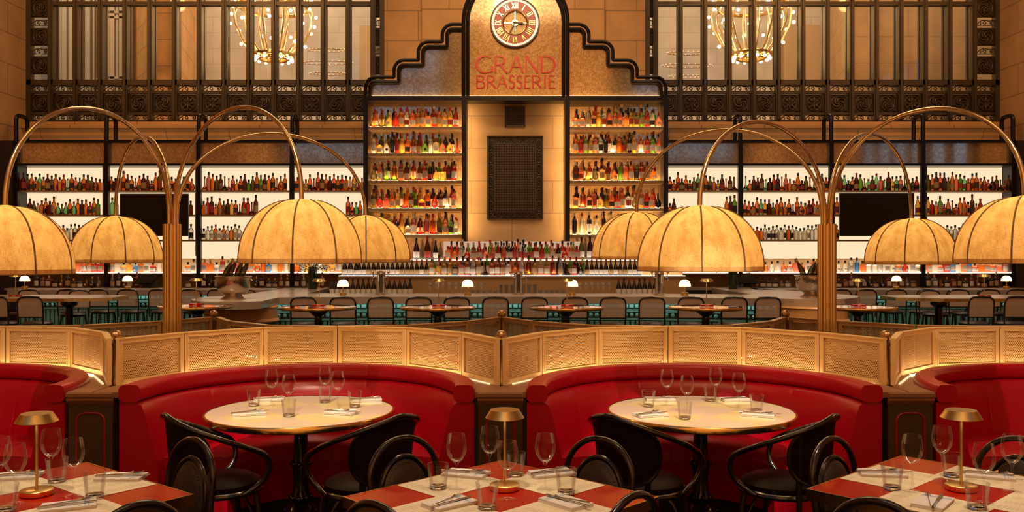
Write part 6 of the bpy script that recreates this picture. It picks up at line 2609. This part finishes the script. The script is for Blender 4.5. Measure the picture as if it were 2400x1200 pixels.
def make_chair():
    """bentwood side chair with studded oval back pad; faces +y"""
    root = empty('bentwood_chair')
    MB().lathe([(0.001, -0.03), (0.18, -0.03), (0.205, -0.01), (0.205, 0.008), (0.165, 0.03), (0.001, 0.036)], M['blackleather'], (0, 0, 0.465), 28).build('seat', root)
    MB().tube([(0.208 * math.cos(2 * PI * j / 32), 0.208 * math.sin(2 * PI * j / 32), 0.44) for j in range(32)], 0.017, M['blackwood'], 8, True).build('seat_ring', root)
    W = 0.183
    lean = lambda z: -0.19 - 0.12 * max(0, z - 0.44)
    pts = [(-0.155, -0.25, 0.0), (-0.16, -0.20, 0.25), (-0.165, lean(0.44), 0.44), (-0.182, lean(0.55), 0.55), (-W, lean(0.66), 0.66)]
    for j in range(0, 13):
        a = R(180 - 180 * j / 12)
        z = 0.70 + 0.17 * math.sin(a)
        pts.append((W * math.cos(a), lean(z), z))
    pts += [(-p[0], p[1], p[2]) for p in pts[:5][::-1]]
    MB().tube(smooth_path(pts, 3), 0.0145, M['blackwood'], 10).build('back_hoop', root)
    # oval pad
    cz0, aw, ah = 0.603, 0.126, 0.172
    b = MB()

    def pad(u, v, front=True):
        a = 2 * PI * u
        r_ = v
        x = aw * r_ * math.cos(a)
        z = cz0 + ah * r_ * math.sin(a)
        bulge = 0.028 * (1 - r_ ** 2.2) ** 0.6 + 0.006
        y = lean(z) + (bulge if front else -bulge * 0.6)
        return (x, y, z)
    b.grid(lambda u, v: pad(u, max(v, 0.001)), 32, 8, M['padleather'])
    b.grid(lambda u, v: pad(u, max(v, 0.001), False), 32, 8, M['padleather'], flip=True)
    b.build('back_pad', root)
    rim = []
    for j in range(32):
        a = 2 * PI * j / 32
        z = cz0 + (ah + 0.012) * math.sin(a)
        rim.append(((aw + 0.012) * math.cos(a), lean(z), z))
    MB().tube(rim, 0.012, M['blackwood'], 8, True).build('pad_frame', root)
    nb_ = MB()
    for j in range(64):
        a = 2 * PI * j / 64
        for fr_ in (0.013, -0.010):
            z = cz0 + (ah - 0.012) * math.sin(a)
            nb_.ball(((aw - 0.012) * math.cos(a), lean(z) + fr_, z), 0.0042, M['nail'], 5, 4)
    nb_.build('nailheads', root)
    for sx in (-1, 1):
        MB().tube([(sx * 0.145, 0.13, 0.44), (sx * 0.16, 0.16, 0.2), (sx * 0.175, 0.19, 0.0)], [0.018, 0.015, 0.013], M['blackwood'], 8).build('leg', root)
    MB().tube([(0.155 * math.cos(2 * PI * j / 24), 0.155 * math.sin(2 * PI * j / 24) - 0.01, 0.25) for j in range(24)], 0.009, M['blackwood'], 7, True).build('stretcher_ring', root)
    return root


ch = make_chair()


def chair_at(px, py, zt, tx, ty, lab, tilt=0):
    """the back hoop's top shows at (px, py) with height zt; the chair faces the table centre"""
    Y = (CH - zt) * F / (py - 600)
    x = WX(px, Y)
    d = Vector((tx - x, ty - Y)).normalized()
    cx0, cy0 = x + d.x * 0.24, Y + d.y * 0.24
    ang = math.atan2(d.y, d.x) - PI / 2 + R(tilt)
    place(ch, (cx0, cy0, 0), ang, 'black bentwood chair with oval back ' + lab, 'chair', 'side chairs at the square tables')


chair_at(943, 1024, 0.875, -0.045, 3.52, 'at the far left side of the middle square table')
chair_at(1408, 1026, 0.875, -0.045, 3.52, 'at the far right side of the middle square table')
chair_at(880, 1178, 0.875, -0.045, 3.52, 'at the near left side of the middle square table')
chair_at(1485, 1158, 0.875, -0.045, 3.52, 'at the near right side of the middle square table')
chair_at(455, 1028, 0.875, -1.925, 3.484, 'at the far right side of the left square table')
chair_at(320, 1180, 0.875, -1.925, 3.484, 'at the near right side of the left square table')
chair_at(1947, 1026, 0.875, 1.86, 3.614, 'at the far left side of the right square table')
chair_at(2060, 1172, 0.875, 1.86, 3.614, 'at the near left side of the right square table')
chair_at(2392, 1026, 0.875, 1.86, 3.614, 'at the far right side of the right square table')
